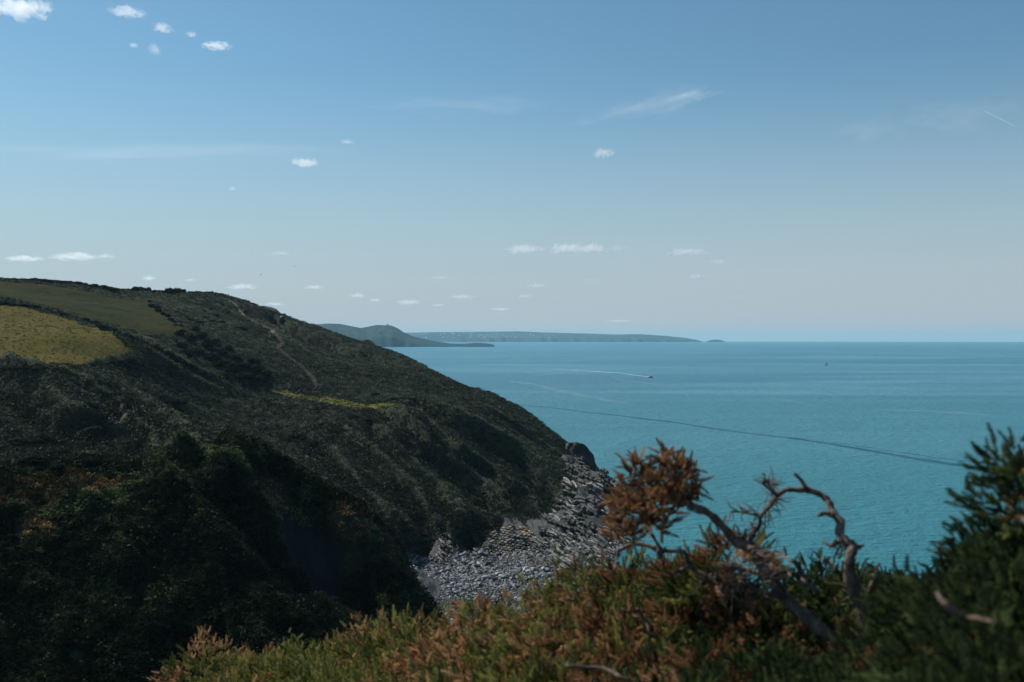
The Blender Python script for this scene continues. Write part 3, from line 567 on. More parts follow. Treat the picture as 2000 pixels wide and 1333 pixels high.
def fin_mesh(name, L, w, h, seed, mt):       # an upturned bed of slate: long, sharp-topped, broken along its crest
    r = np.random.default_rng(seed); V = []; n = 6
    for i in range(n + 1):
        u = i / n - .5; e = math.cos(u * 2.7) ** .6; hh = h * e * r.uniform(.6, 1.15); ww = w * (.6 + .4 * e); o = r.uniform(-.12, .12) * w
        V += [(u * L, -ww * .5 + o, -h * .5), (u * L + .1, -ww * .3 + o, hh * .72), (u * L + r.uniform(-.2, .2), ww * .12 + o, hh), (u * L, ww * .5 + o, hh * .35), (u * L, ww * .6 + o, -h * .5)]
    Fq = [(i * 5 + j, i * 5 + j + 1, i * 5 + 6 + j, i * 5 + 5 + j) for i in range(n) for j in range(4)] + [(4, 3, 2, 1, 0), tuple(n * 5 + j for j in range(5))]
    me = mesh(name, V, Fq, False); me.materials.append(mt); return me
slabs = [fin_mesh('slab', 5.5, 1.1, 1.1, 60 + s, M_SLAB if s < 4 else M_CRAG) for s in range(7)]
slabd = [fin_mesh('slab', 5.0, 1.4, 1.3, 160 + s, M_CRAG) for s in range(4)]
slabsb = [slab_mesh('slab', 1.7, .8, .4, 70 + s, M_SLABB) for s in range(4)]; slabl = slab_mesh('slab', 1.5, .7, .4, 80, M_LICH)
STR = Vector((.50, -.84, -.10)).normalized()     # strike of the beds, running down towards the water
def strata_rot(tilt=1.6, j=.10):
    x = (STR + Vector(R.normal(0, j, 3).tolist())).normalized(); up = Vector((-.55 * tilt, -.35 * tilt, 1)); z = (up - x * up.dot(x)).normalized(); y = z.cross(x)
    return Matrix((x, y, z)).transposed().to_euler()
def blob_rock(name, sx, sy, sz, seed, mt, n=3, amp=.28, flat=True):
    bm = bmesh.new(); bmesh.ops.create_icosphere(bm, subdivisions=n, radius=1); r = np.random.default_rng(seed); o = r.uniform(0, 50, 3); nz1 = Nz(seed + 100)
    for v in bm.verts:
        c = v.co; d = 1 + amp * float(nz1.fbm(c.x * 1.3 + o[0] + c.z * .9, c.y * 1.3 + o[1] - c.z * 1.1, 4)); q = .16
        c = c * d; v.co = Vector((round(c.x / q) * q * .5 + c.x * .5, c.y, round(c.z / q) * q * .45 + c.z * .55)); v.co.x *= sx; v.co.y *= sy; v.co.z *= sz
    me = bpy.data.meshes.new(name); bm.to_mesh(me); bm.free(); me.materials.append(mt); return me
def outcrop(label, pts, cat='rock', scale=(.6, 1.3), lift=.3, meshes=slabs, core=None, tilt=.5, j=.13):
    root = bpy.data.objects.new('rock_outcrop', None); COL.objects.link(root); c = np.mean([p[:3] for p in pts], 0); root.location = tuple(c); tag(root, label, cat, None)
    for p in pts:
        o = link('slab', meshes[int(R.integers(0, len(meshes)))], parent=root); o.location = (p[0] - c[0], p[1] - c[1], p[2] - c[2] + lift * float(R.uniform(-.4, 1)))
        o.rotation_euler = strata_rot(tilt, j); s = float(R.uniform(*scale)); o.scale = (s, s * float(R.uniform(.7, 1.3)), s * float(R.uniform(.7, 1.5)))
    return root, c
def region(n, x0, x1, y0, y1, cond=None):
    out = []; k = 0
    while len(out) < n and k < 9000:
        k += 1; a = R.uniform(x0, x1); b_ = R.uniform(y0, y1)
        if cond and not cond(a, b_): continue
        p = surf(a, b_); out.append((p[0], p[1], p[2]))
    return out
outcrop('wide shelf of tilted dark slate ledges running from the cove cliff down to the water', region(130, 1040, 1185, 1062, 1122, lambda a, b_: b_ > 1040 + (a - 1040) * .18 and b_ < 1108 + (a - 1040) * .1), scale=(.7, 1.35))
outcrop('upper slate ledges above the shelf, below the dark overhang', region(60, 1060, 1190, 1010, 1066, lambda a, b_: b_ > 985 + (a - 1060) * .45), scale=(.7, 1.5), lift=.9, meshes=slabs[:3] + slabd * 2)
outcrop('jagged slate ridge running out to the sea behind the brown gorse sprays', region(95, 1100, 1232, 935, 1010, lambda a, b_: b_ > 915 + (a - 1100) * .34 and b_ < 1000 + (a - 1100) * .3), scale=(.8, 1.8), lift=1.3, meshes=slabs[:4] + slabd * 2)
outcrop('low wet rocks at the tip of the cove beside the green water', region(50, 1150, 1262, 1030, 1082, lambda a, b_: b_ > 1010 + (a - 1150) * .35), scale=(.5, .95), lift=.3)
outcrop('pale craggy rocks directly under the last corner of green slope', region(55, 1078, 1135, 975, 1030), scale=(.5, 1.1), lift=.9, meshes=slabs + slabsb * 2, tilt=.3)
def wall_slab(root, c, x, y, z, me, s):
    o = link('slab', me, parent=root); o.location = (x - c[0], y - c[1], z - c[2]); o.rotation_euler = strata_rot(.6, .05); o.scale = (s, s, s * 1.1); return o
bt = bpy.data.objects.new('rock_outcrop', None); COL.objects.link(bt); bt.location = (BUT[0], BUT[1] - 10, 3); tag(bt, 'brick-like pointed buttress with an orange lichen patch at the back of the beach', 'rock')
for row in range(15):
    for k in range(14):
        a = 955 + k * 7.6 + (row % 2) * 3.6 - row * .8; b_ = 1028 + row * 4.4 + (k - 6) * 1.6
        if b_ < 1020 + abs(a - 1000) * .5: continue
        if a < 953 or a > 1052 or b_ > 1096: continue
        p = surf(a, b_); lich = abs(a - 1028) < 9 and abs(b_ - 1044) < 7
        wall_slab(bt, (BUT[0], BUT[1] - 10, 3), p[0], p[1], p[2] + .1, slabl if lich else slabsb[(row * 3 + k) % 4], float(R.uniform(.75, 1.05)))
outcrop('narrow broken rib of grey rock standing at the foot of the dark cliff', region(40, 858, 876, 1045, 1098), scale=(.45, .8), lift=.4, meshes=slabs + slabsb, tilt=.3)
outcrop('two dark tilted blocks lying at the edge of the boulder beach', region(16, 1040, 1062, 1092, 1112), scale=(.7, 1.1), lift=.7)
outcrop('broken dark rocks on the shoulder between the last green slope and the smooth sea cliff', region(60, 1108, 1182, 885, 940, lambda a, b_: b_ > 868 + (a - 1108) * .5), scale=(.7, 1.5), lift=.6, meshes=slabd)
# big dark sea cliff that closes the view of the promontory
def cliff_block(name, prof, Y0, Y1, mt, label, seed, nv=26):
    nz1 = Nz(seed); pxs = np.linspace(prof[0][0], prof[-1][0], 44); top = np.interp(pxs, [p[0] for p in prof], [p[1] for p in prof]); V = []
    for j in range(nv):
        v = j / (nv - 1)
        for i, px in enumerate(pxs):
            x0 = (px - 1000) / F * Y0; zt = HC - (top[i] - LV) / F * Y0; k = min(1, v / .4)
            y = Y0 + 7 * k ** 2.2 + (max(0, v - .4) / .6) * (Y1 - Y0) + 3.0 * float(nz1.fbm(x0 * .35, k * 4, 4)) * (k < 1)
            z = -2 + (zt + 2) * (k ** .75) if v <= .4 else zt * (1 - ((v - .4) / .6) ** 2) - 2 * ((v - .4) / .6)
            V.append((x0 + .8 * float(nz1(i * .3, v * 9)), y, z + 1.3 * float(nz1.fbm(i * .25, v * 6, 3))))
    w = len(pxs); idx = np.arange(w * nv).reshape(nv, w); Fq = np.stack([idx[:-1, :-1].ravel(), idx[:-1, 1:].ravel(), idx[1:, 1:].ravel(), idx[1:, :-1].ravel()], 1)
    return tag(link(name, mesh(name, V, Fq, False), mt), label, 'cliff')
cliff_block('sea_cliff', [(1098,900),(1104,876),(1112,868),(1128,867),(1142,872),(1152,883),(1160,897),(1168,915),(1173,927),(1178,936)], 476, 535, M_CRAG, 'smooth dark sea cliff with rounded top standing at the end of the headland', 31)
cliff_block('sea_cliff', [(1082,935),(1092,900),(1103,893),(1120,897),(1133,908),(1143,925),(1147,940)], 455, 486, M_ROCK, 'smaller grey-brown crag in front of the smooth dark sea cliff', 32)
cr = link('pale_crag', blob_rock('pale_crag', 1.6, 1.4, 2.6, 5, M_SLABB), loc=tuple(surf(551, 634))); tag(cr, 'small pale rock standing in the dark ravine near the skyline', 'rock')
# boulder beach
bould = [blob_rock('boulder', 1, .8, .6, 200 + s, M_BOUL, 1, .5) for s in range(6)]
stone_o = []
for s in range(6):
    stone_o.append(bpy.data.objects.new('beach_stone', bould[s]))
nb = 60000; bx = R.uniform(-48, 42, nb); by = R.uniform(165, 335, nb); bz = H(bx, by)
bp, bq = topx(bx, by, bz); bh = H0(bx, by)
okb = (bz > -.2) & (bh < 3.4) & (bp > 780) & (bp < 1215) & inside(bx, by, POLY['lower'])
sz = np.exp(R.normal(-1.25, .42, nb)) * (1 + .5 * N1.fbm(bx * .06, by * .06, 3)); sz = np.clip(sz * 1.12, .1, 1.4)
vis = okb & (bq < 1215) & (bp > 795) & ~((bp > 1045) & (bq < 1108))
for k in np.argsort(-np.where(vis, sz, 0))[:300]:
    okb[k] = False; s = float(sz[k]) * 1.15
    o = link('boulder', bould[int(R.integers(0, 6))], loc=(float(bx[k]), float(by[k]), float(bz[k]) + s * .25)); o.rotation_euler = (float(R.normal(0, .3)), float(R.normal(0, .3)), float(R.uniform(0, 6.28))); o.scale = (s, s, s)
    tag(o, 'large dark grey boulder lying among the smaller stones of the cove beach', 'boulder', 'large boulders on the cove beach')
k = np.nonzero(okb)[0]; n = len(k); print('stones', n)
o = scatter('beach_stones', np.stack([bx[k], by[k], bz[k] + sz[k] * .2], 1), np.stack([R.normal(0, .35, n), R.normal(0, .35, n), R.uniform(0, 6.28, n)], 1), sz[k], R.integers(0, 6, n), R.random(n), stone_o); tag(o, 'grey rounded stones covering the cove beach', None, None, 'stuff')
# ------------------------------------------------------------------ clifftop and gorse in the foreground
def gorse_mat(name, a, b_, c):
    m, nt, b = mat(name); t = nn(nt, 'ShaderNodeAttribute', attribute_type='INSTANCER', attribute_name='tint').outputs['Fac']; rn = nn(nt, 'ShaderNodeObjectInfo').outputs['Random']
    f = nn(nt, 'ShaderNodeMath', {0: rn, 1: .5, 2: nn(nt, 'ShaderNodeMath', {0: t, 1: .6}, operation='MULTIPLY').outputs[0]}, operation='MULTIPLY_ADD').outputs[0]
    nt.links.new(ramp(nt, f, [(.1, a), (.5, b_), (.95, c)]), b.inputs['Base Color']); b.inputs['Roughness'].default_value = .65; b.inputs['Specular IOR Level'].default_value = .12; thin_leaf(nt, b, b.inputs['Base Color'].links[0].from_socket, .38); return m
M_GREEN = gorse_mat('green_gorse_needles', (.013, .022, .007), (.11, .13, .042), (.40, .38, .13)); M_BROWN = gorse_mat('brown_gorse_needles', (.045, .021, .011), (.26, .13, .066), (.68, .43, .25)); M_DARKG = gorse_mat('dark_green_gorse_needles', (.008, .018, .009), (.052, .078, .032), (.24, .27, .10))
def sprig(name, seed, mt, L=.105, nl=.027, n=105, wd=.0026, bend=.2):
    r = np.random.default_rng(seed); V = []; Fq = []; bx_ = r.normal(0, bend * L, 2)
    ax = lambda t: np.array([bx_[0] * t * t, bx_[1] * t * t, L * t])
    for i in range(3):
        a, b_ = ax(i / 3), ax((i + 1) / 3); w = .0028 * (1 - i * .25); b0 = len(V)
        V += [a + [w, 0, 0], a + [-w * .5, w * .87, 0], a + [-w * .5, -w * .87, 0], b_ + [w * .8, 0, 0], b_ + [-w * .4, w * .7, 0], b_ + [-w * .4, -w * .7, 0]]
        Fq += [(b0, b0 + 1, b0 + 4, b0 + 3), (b0 + 1, b0 + 2, b0 + 5, b0 + 4), (b0 + 2, b0, b0 + 3, b0 + 5)]
    for k in range(n):
        t = .06 + .94 * (k + r.random()) / n; q = k * 2.4 + r.random(); d = np.array([math.cos(q), math.sin(q), .55 + 1.1 * t ** 3]); d /= np.linalg.norm(d)
        p = ax(t); l = nl * (1.15 - .5 * t) * (.7 + .6 * r.random()); s = np.cross(d, r.normal(0, 1, 3)); s /= np.linalg.norm(s); b0 = len(V)
        V += [p + s * wd, p - s * wd, p + d * l]; Fq.append((b0, b0 + 1, b0 + 2))
    me = mesh(name, V, Fq, False); me.materials.append(mt); return bpy.data.objects.new(name, me)
SG = [sprig('gorse_sprig', 300 + i, M_GREEN) for i in range(3)]; SD = [sprig('gorse_sprig', 310 + i, M_DARKG) for i in range(3)]; SB = [sprig('dead_gorse_sprig', 320 + i, M_BROWN, .10, .026, 105, .0028, .2) for i in range(3)]
def rot_to(d, n):   # euler angles that carry +Z onto the directions d
    d = d / np.linalg.norm(d, axis=1)[:, None]; b_ = np.arccos(np.clip(d[:, 2], -1, 1)); c = np.arctan2(d[:, 1], d[:, 0]); return np.stack([np.zeros(n), b_, c], 1)
M_BARK = simple('weathered_gorse_bark', [(.25, (.045, .03, .024)), (.5, (.17, .12, .092)), (.75, (.38, .29, .23))], 9, detail=7, bs=1, bd=.05, spec=.1, sc3=(2.2, 2.2, .8))
M_SOILF = simple('clifftop_soil', [(.3, (.010, .009, .006)), (.7, (.03, .026, .015))], 3, bs=.5, bd=.1)
def canopy(px, row):      # picture row of the gorse canopy -> used only to seat the bushes on the slope
    return 0
def foliage_on(root, c, rx, ry, rz, n, objs, tint0, name, up=.3, lo=.72, size=(.55, 1.0), hemi=-.15, nm='foliage', patch=None):
    d = R.normal(0, 1, (n, 3)); d /= np.linalg.norm(d, axis=1)[:, None]; d = d[d[:, 2] > hemi]; n = len(d)
    th_ = np.arctan2(d[:, 1], d[:, 0]); lump = 1 + .46 * N1(th_ * 2.6 + c[0] * 9, d[:, 2] * 3 + c[1] * 7) + .22 * N2(th_ * 5 + c[0] * 5, d[:, 2] * 7)
    rr_ = (lo + (1.03 - lo) * R.random(n) ** .6) * lump; P_ = d * np.array([rx, ry, rz]) * rr_[:, None]
    if patch is not None:
        q_ = N4(P_[:, 0] * 10 + c[0] * 3, P_[:, 2] * 10 + P_[:, 1] * 7); kk = (q_ > patch[0]) & (q_ <= patch[1]); P_ = P_[kk]; d = d[kk]; n = len(P_)
    dd = d * .8 + np.array([0, 0, up]) + R.normal(0, .36, (n, 3)); tn = tint0 + .42 * N3(P_[:, 0] * 6 + c[0], P_[:, 1] * 6 + P_[:, 2] * 4) + R.normal(0, .10, n)
    o = scatter(nm, P_, rot_to(dd, n), R.uniform(*size, n), R.integers(0, len(objs), n), tn, objs, parent=root); o.name = nm; tag(o, name, None, None, 'stuff'); return n
tot = 0
def stems(root, rx, rz, k, col=None):
    for i in range(k):
        a = R.uniform(0, 6.28); pts = [(0, 0, -rz * 1.2)]; p = np.array(pts[0]); dr = np.array([math.cos(a) * .6, math.sin(a) * .6, .9])
        for q in range(5):
            dr = dr + R.normal(0, .25, 3); dr /= np.linalg.norm(dr); p = p + dr * rz * .30; pts.append(tuple(p))
        me = tube_mesh('stem', pts, np.linspace(.012, .003, 6), 6, i, .15); me.materials.append(M_BARK); link('stem', me, parent=root)
def bush(px, top, Y, r, kind, label, dens=1.0, ry=None, tall=.8):
    global tot
    x, y, z = wz(px, top, Y); rz = r * tall; root = bpy.data.objects.new('gorse_bush', None); COL.objects.link(root); root.location = (x, y, z - rz * 1.04 - .055); tag(root, label, 'bush', None)
    area = (r * 2) ** 2 * 3.0; n = int(area * 560 * dens); c = (x, y); g = {'g': SG, 'd': SD, 'b': SB}
    fb = dict(kind).get('b', 0); fb = .8 * fb / (fb + max([v for kk_, v in kind if kk_ != 'b'] + [.001])); th = float(np.quantile(N4(np.linspace(0, 90, 900), np.linspace(0, 37, 900)), 1 - fb))
    for k, f in kind: tot += foliage_on(root, c, r, (ry or r), rz, int(n * (2.3 if k == 'd' else 1.55)), g[k], .5, {'g': 'bright green spiny shoots', 'd': 'dark green spiny shoots', 'b': 'dead brown shoots'}[k], nm={'g': 'green_foliage', 'd': 'dark_foliage', 'b': 'dead_foliage'}[k], hemi=-.2, lo=.5 if k != 'b' else .8, size=(.34, .62) if k == 'd' else (.38, .74), patch=(th, 9) if k == 'b' else (-9, th))
    stems(root, r, rz, 3); return root
G = [('g', .95), ('b', .06)]; GB = [('g', .7), ('b', .32)]; BB = [('b', .75), ('g', .4)]; D = [('d', .95), ('b', .04)]; DB = [('d', .6), ('b', .4)]
BL = [
(402,1258,8.6,.36,[('b',.7),('g',.5)],'rounded rust and olive gorse bush at the far left end of the foreground'),
(505,1272,8.3,.34,GB,'low gorse bush with brown tips just right of the rounded rusty bush'),
(590,1256,8.0,.40,G,'green gorse bush with a few brown spikes, left part of the foreground'),
(680,1236,7.6,.42,GB,'gorse bush topped by dead spikes below the dark spur'),
(745,1210,7.3,.38,GB,'gorse bush with a tall brown tuft left of the beach'),
(825,1197,7.0,.36,G,'smooth green gorse bush overlapping the bottom edge of the beach'),
(935,1168,6.2,.24,GB,'round green gorse head with brown florets standing before the beach'),
(1010,1178,6.0,.30,GB,'green gorse bush in front of the middle of the beach'),
(1085,1140,5.7,.24,GB,'brown tufted gorse bush rising against the beach stones'),
(1150,1100,5.5,.27,GB,'yellow green gorse bush beside the right end of the beach'),
(1225,1086,5.3,.28,GB,'gorse bush under the left bare twig'),
(1300,1090,5.2,.28,GB,'gorse bush beneath the leaning brown spray'),
(1600,1090,5.2,.24,D,'dark green gorse bush framed by the bare arching branch'),
(1665,1098,5.1,.22,D,'dark green gorse tuft behind the right bare trunk'),
(1740,1118,4.9,.24,D,'dark gorse bush right of the bare trunk'),
(1800,1108,4.6,.24,D,'dark gorse bush at the foot of the tall right-hand gorse'),
(1900,1064,4.0,.14,D,'left shoulder of the tall gorse at the right edge'),
(1950,1012,3.8,.16,D,'middle tier of the tall gorse at the right edge'),
(2015,835,3.0,.15,[('d',.95),('b',.12)],'tallest gorse at the right edge, reaching over the sea'),
(2010,910,3.1,.17,[('d',.95),('b',.1)],'upright gorse stem below the tallest tip'),
(2010,1010,3.0,.22,D,'dense dark gorse filling the right edge'),
(455,1318,7.6,.30,GB,'brown flecked gorse at the bottom left end'),
(570,1310,7.0,.42,G,'broad green gorse bush at the bottom edge left of centre'),
(690,1290,6.4,.42,G,'bright green gorse bush at the bottom edge'),
(800,1262,6.0,.34,GB,'green gorse bush with dark hollow beneath'),
(880,1225,5.7,.28,BB,'brown headed gorse bush left of centre'),
(960,1232,5.4,.32,GB,'brown headed gorse bush near the centre'),
(1050,1215,5.1,.30,G,'green gorse bush at the centre of the foreground'),
(1130,1180,4.9,.28,BB,'tan brown gorse bush right of centre'),
(1210,1165,4.8,.28,BB,'tan brown gorse bush among dark stems'),
(1300,1165,4.7,.28,GB,'dark gorse bush behind the looping branch'),
(1390,1150,4.6,.28,[('d',.5),('b',.5)],'dark gorse bush under the leaning trunk'),
(1330,1080,4.75,.14,[('d',.5),('b',.4)],'small mixed gorse tuft above the looping branch'),
(1440,1022,4.6,.17,[('b',.95),('g',.15)],'brown gorse head leaning over the sea right of the spray'),
(1365,1075,4.6,.17,BB,'brown gorse head below the leaning branch'),
(1480,1170,4.5,.24,DB,'dark gorse in the fork of the bare trunk'),
(1560,1180,4.5,.26,DB,'rusty flecked gorse between the two bare trunks'),
(1640,1170,4.5,.22,DB,'rusty flecked gorse behind the right bare trunk'),
(1750,1180,4.0,.24,DB,'gorse with rust brown tips right of the trunk base'),
(1830,1120,3.4,.22,D,'green gorse bush lit below the tall gorse'),
(1910,1090,3.0,.24,D,'dark gorse bush below the right tall gorse'),
(1985,1090,2.6,.26,D,'blurred dark gorse at the right edge'),
(1420,1150,5.7,.34,D,'shaded gorse behind the leaning trunk, left'),
(1495,1142,5.7,.32,D,'shaded gorse behind the fork of the leaning trunk'),
(1570,1146,5.6,.32,D,'shaded gorse behind the short forked branch'),
(1645,1146,5.5,.30,D,'shaded gorse behind the right bare trunk, low down'),
(1725,1155,5.3,.32,D,'shaded gorse right behind the arching trunk'),
(1400,1112,5.0,.26,DB,'dark gorse seen through the bare branches of the leaning trunk'),
(1340,1128,5.1,.28,DB,'rusty gorse behind the looping bare branch'),
(1470,1135,4.9,.24,D,'dark gorse low in the gap between leaning trunk and sea'),
(870,1300,4.9,.24,G,'fine green gorse hump at the bottom centre'),
(990,1290,4.7,.26,GB,'gorse with brown heads at the bottom centre'),
(1090,1270,4.4,.24,G,'green gorse in the shade of the brown bushes'),
(1200,1255,4.3,.26,BB,'brown gorse above the bottom twigs'),
(1300,1250,4.2,.26,DB,'dark gorse above the bottom twigs'),
(1400,1240,4.0,.22,DB,'rusty gorse left of the bare trunk'),
(1480,1262,3.7,.22,D,'dark green gorse under the bare trunk'),
(1545,1250,3.5,.16,D,'rounded dark green gorse head below the bare trunk'),
(1625,1292,3.3,.18,D,'green gorse hiding the base of the bare trunk'),
(1728,1250,3.2,.18,[('d',.8),('b',.2)],'green gorse with orange tips in front of the right trunk'),
(1800,1230,2.9,.20,[('d',.75),('b',.3)],'blurred gorse with orange brown shoots'),
(1890,1210,2.6,.22,[('d',.8),('b',.2)],'blurred gorse beside the cut pale branch'),
(1975,1215,2.3,.22,D,'blurred dark gorse in the right bottom corner'),
(1150,1325,3.9,.24,DB,'dark gorse with thin pale twigs at the bottom edge'),
(1270,1320,3.7,.24,[('d',.5),('b',.3)],'dark gorse hollow at the bottom edge'),
(1390,1310,3.4,.20,DB,'rusty gorse at the bottom edge'),
(1500,1318,3.1,.18,D,'green gorse at the bottom edge below the trunk'),
(1600,1325,2.9,.18,[('d',.8),('b',.15)],'yellow tipped gorse at the bottom edge'),
(1710,1312,2.7,.18,[('d',.7),('b',.25)],'brown tipped gorse at the bottom edge right of the trunk'),
(1820,1305,2.4,.18,D,'dark blurred gorse at the bottom edge'),
(1930,1300,2.1,.20,D,'darkest blurred gorse in the bottom right corner'),
]
BL += [(2120,1010,3.3,.3,D,'dark gorse just beyond the right edge of the view'),(2230,1060,3.6,.34,DB,'rusty gorse further beyond the right edge'),(2150,1180,2.6,.28,D,'near dark gorse beyond the right edge'),(2320,1150,3.0,.34,GB,'green gorse beyond the right edge'),(2450,1120,3.8,.4,GB,'broad gorse far beyond the right edge'),(2300,1330,2.2,.28,D,'low gorse beyond the bottom right corner')]
for b_ in BL: bush(*b_, dens=1.25 if b_[2] < 6 else 1.0)
print('sprigs', tot)
# clifftop ground under the gorse
gx_, gy_ = np.meshgrid(np.linspace(-14, 14, 90), np.linspace(-8, 13, 80), indexing='ij')
gz_ = 68.3 - .26 * np.clip(gy_, 0, 99) + .035 * gx_ * np.clip(gy_, 0, 9) * .8 + .12 * N1.fbm(gx_ * .6, gy_ * .6, 4) - np.clip(gy_ - 8.8, 0, 99) * 1.4 - np.clip(-gx_ - 6, 0, 99) * .8 - .35 + .85 * np.clip((gy_ - 1.4) / 1.8, 0, 1)
gz_ = np.where(gy_ > 12.7, gz_ - 14, gz_)
I_ = np.arange(gx_.size).reshape(gx_.shape); Fg = np.stack([I_[:-1, :-1].ravel(), I_[1:, :-1].ravel(), I_[1:, 1:].ravel(), I_[:-1, 1:].ravel()], 1)
tag(link('clifftop_ground', mesh('clifftop_ground', np.stack([gx_.ravel(), gy_.ravel(), gz_.ravel()], 1), Fg), M_SOILF), kind='structure')
# ------------------------------------------------------------------ the dead gorse branches
def curve_pts(pts, Y, dy=0.0, seed=0):   # smooth a traced line and give it real depth
    r = np.random.default_rng(seed); P_ = np.array(pts, float); n = len(P_); s = np.linspace(0, n - 1, (n - 1) * 4 + 1); out = []
    def cr(a, t):
        i = min(int(t), n - 2); u = t - i; p0, p1, p2, p3 = a[max(i - 1, 0)], a[i], a[i + 1], a[min(i + 2, n - 1)]
        return .5 * ((2 * p1) + (-p0 + p2) * u + (2 * p0 - 5 * p1 + 4 * p2 - p3) * u * u + (-p0 + 3 * p1 - 3 * p2 + p3) * u ** 3)
    for t in s:
        f = t / (n - 1); Yt = Y + dy * f + .05 * math.sin(f * 9 + seed); x, y, z = wz(cr(P_[:, 0], t), cr(P_[:, 1], t), Yt); out.append((x, y, z, cr(P_[:, 2], t) / F * Yt))
    return out
def limb(name, pts, Y, dy, root, seed, rough=.2):
    q = curve_pts(pts, Y, dy, seed); me = tube_mesh(name, [p[:3] for p in q], [p[3] * .86 * (1 + .12 * math.sin(i * 1.7 + seed)) for i, p in enumerate(q)], 9, seed, rough); me.materials.append(M_BARK); o = link(name, me, parent=root); return o
def twiglets(root, pts, Y, dy, k, L, seed):
    r = np.random.default_rng(seed); q = curve_pts(pts, Y, dy, seed)
    for i in range(k):
        p = np.array(q[int(r.integers(1, len(q)))][:3]); d = r.normal(0, 1, 3); d[1] *= .5; d /= np.linalg.norm(d); a = [p]
        for j in range(3): d = d + r.normal(0, .35, 3); d /= np.linalg.norm(d); a.append(a[-1] + d * L * (.5 + r.random()) / 3)
        me = tube_mesh('twig', a, [.0035, .0028, .002, .001], 4, i); me.materials.append(M_BARK); link('twig', me, parent=root)
def rootobj(label, cat='branch'):
    o = bpy.data.objects.new('dead_gorse_branch', None); COL.objects.link(o); tag(o, label, cat, None); return o
# left leaning trunk with the brown spray
r1 = rootobj('thick bare gorse trunk leaning left and carrying a rust brown spray over the sea')
TA = [(1672,1275,7),(1650,1258,9),(1620,1240,13),(1588,1216,16),(1557,1188,14),(1530,1164,14),(1506,1128,15),(1485,1100,12),(1471,1072,12),(1440,1060,11),(1422,1040,9.5),(1395,1011,8.5),(1368,993,8),(1345,985,6),(1315,975,4.5)]
limb('trunk', TA, 4.0, .35, r1, 3)
limb('side_branch', [(1478,1085,9),(1469,1066,7),(1467,1050,5.5),(1483,1030,4.5),(1487,1008,4.5),(1504,988,5.5),(1516,968,5.5),(1532,958,6)], 4.25, -.1, r1, 5)
limb('side_branch', [(1467,1052,4),(1474,1042,3.5),(1468,1024,2.5)], 4.25, 0, r1, 6); limb('side_branch', [(1452,1068,6),(1470,1072,6),(1484,1070,3)], 4.2, -.05, r1, 7)
limb('side_branch', [(1512,1128,5),(1522,1117,4.5),(1535,1118,4),(1545,1126,3)], 4.1, 0, r1, 8)
limb('side_branch', [(1530,1168,6),(1500,1160,5),(1470,1150,4),(1440,1152,3)], 4.1, .1, r1, 9); limb('side_branch', [(1505,1130,7),(1478,1118,5),(1440,1112,4.5),(1405,1100,3)], 4.2, .2, r1, 10)
twiglets(r1, [(1516,968,5),(1504,988,5),(1487,1008,5),(1483,1030,5)], 4.2, 0, 26, .10, 11); twiglets(r1, [(1487,1008,5),(1460,1003,5),(1430,998,5)], 4.2, 0, 12, .08, 12); twiglets(r1, [(1440,1150,3),(1470,1150,3)], 4.1, 0, 12, .10, 13); twiglets(r1, [(1400,1100,3),(1440,1130,3),(1480,1150,3),(1420,1160,3),(1380,1120,3)], 4.05, 0, 46, .16, 15); twiglets(r1, [(1530,1168,5),(1500,1110,5),(1475,1075,5)], 3.95, 0, 14, .12, 16)
limb('side_branch', [(1487,1010,3),(1462,1003,2.5),(1428,999,1.5)], 4.2, 0, r1, 14)
# brown spray: short twigs clothed in dead shoots
SPR = [(1300,892,13),(1302,912,16),(1325,912,14),(1345,915,12),(1330,935,22),(1350,945,20),(1240,908,14),(1240,925,18),(1272,930,15),(1265,948,20),(1228,955,20),(1215,985,17),(1240,985,22),(1270,978,24),(1300,972,22),(1325,975,20),(1347,972,14),(1290,1000,22),(1255,1008,18),(1240,1030,14),(1272,1026,18),(1298,1022,15),(1310,950,20),(1218,1003,12),(1205,1020,12),(1232,1045,10),(1195,1035,9),(1362,960,8),(1290,945,16)]
pp = []; dd = []
for a, b_, w in SPR:
    x, y, z = wz(a, b_, 4.35 + float(R.uniform(-.12, .12))); rr_ = w / F * 4.35; n = int(6 + w * .85)
    q = R.normal(0, .48, (n, 3)) * rr_; q[:, 1] *= 1.2; pp.append(q + np.array([x, y, z])); dd.append(q / rr_ * .9 + np.array([-.25, 0, .55]) + R.normal(0, .45, (n, 3)))
    if w > 13:
        e0 = np.array(wz(1335, 982, 4.35)); c_ = np.array([x, y, z]); md = (e0 + c_) / 2 + R.normal(0, .02, 3); me = tube_mesh('twig', [e0, md, c_], [.006, .0045, .002], 5, int(w)); me.materials.append(M_BARK); link('twig', me, parent=r1)
pp = np.concatenate(pp); dd = np.concatenate(dd); n = len(pp)
tag(scatter('dead_foliage', pp, rot_to(dd, n), R.uniform(.42, .72, n), R.integers(0, 3, n), .40 + .3 * N1(pp[:, 0] * 14, pp[:, 2] * 14) + R.normal(0, .12, n), SB, parent=r1), 'rust brown dead needles', None, None, 'stuff')
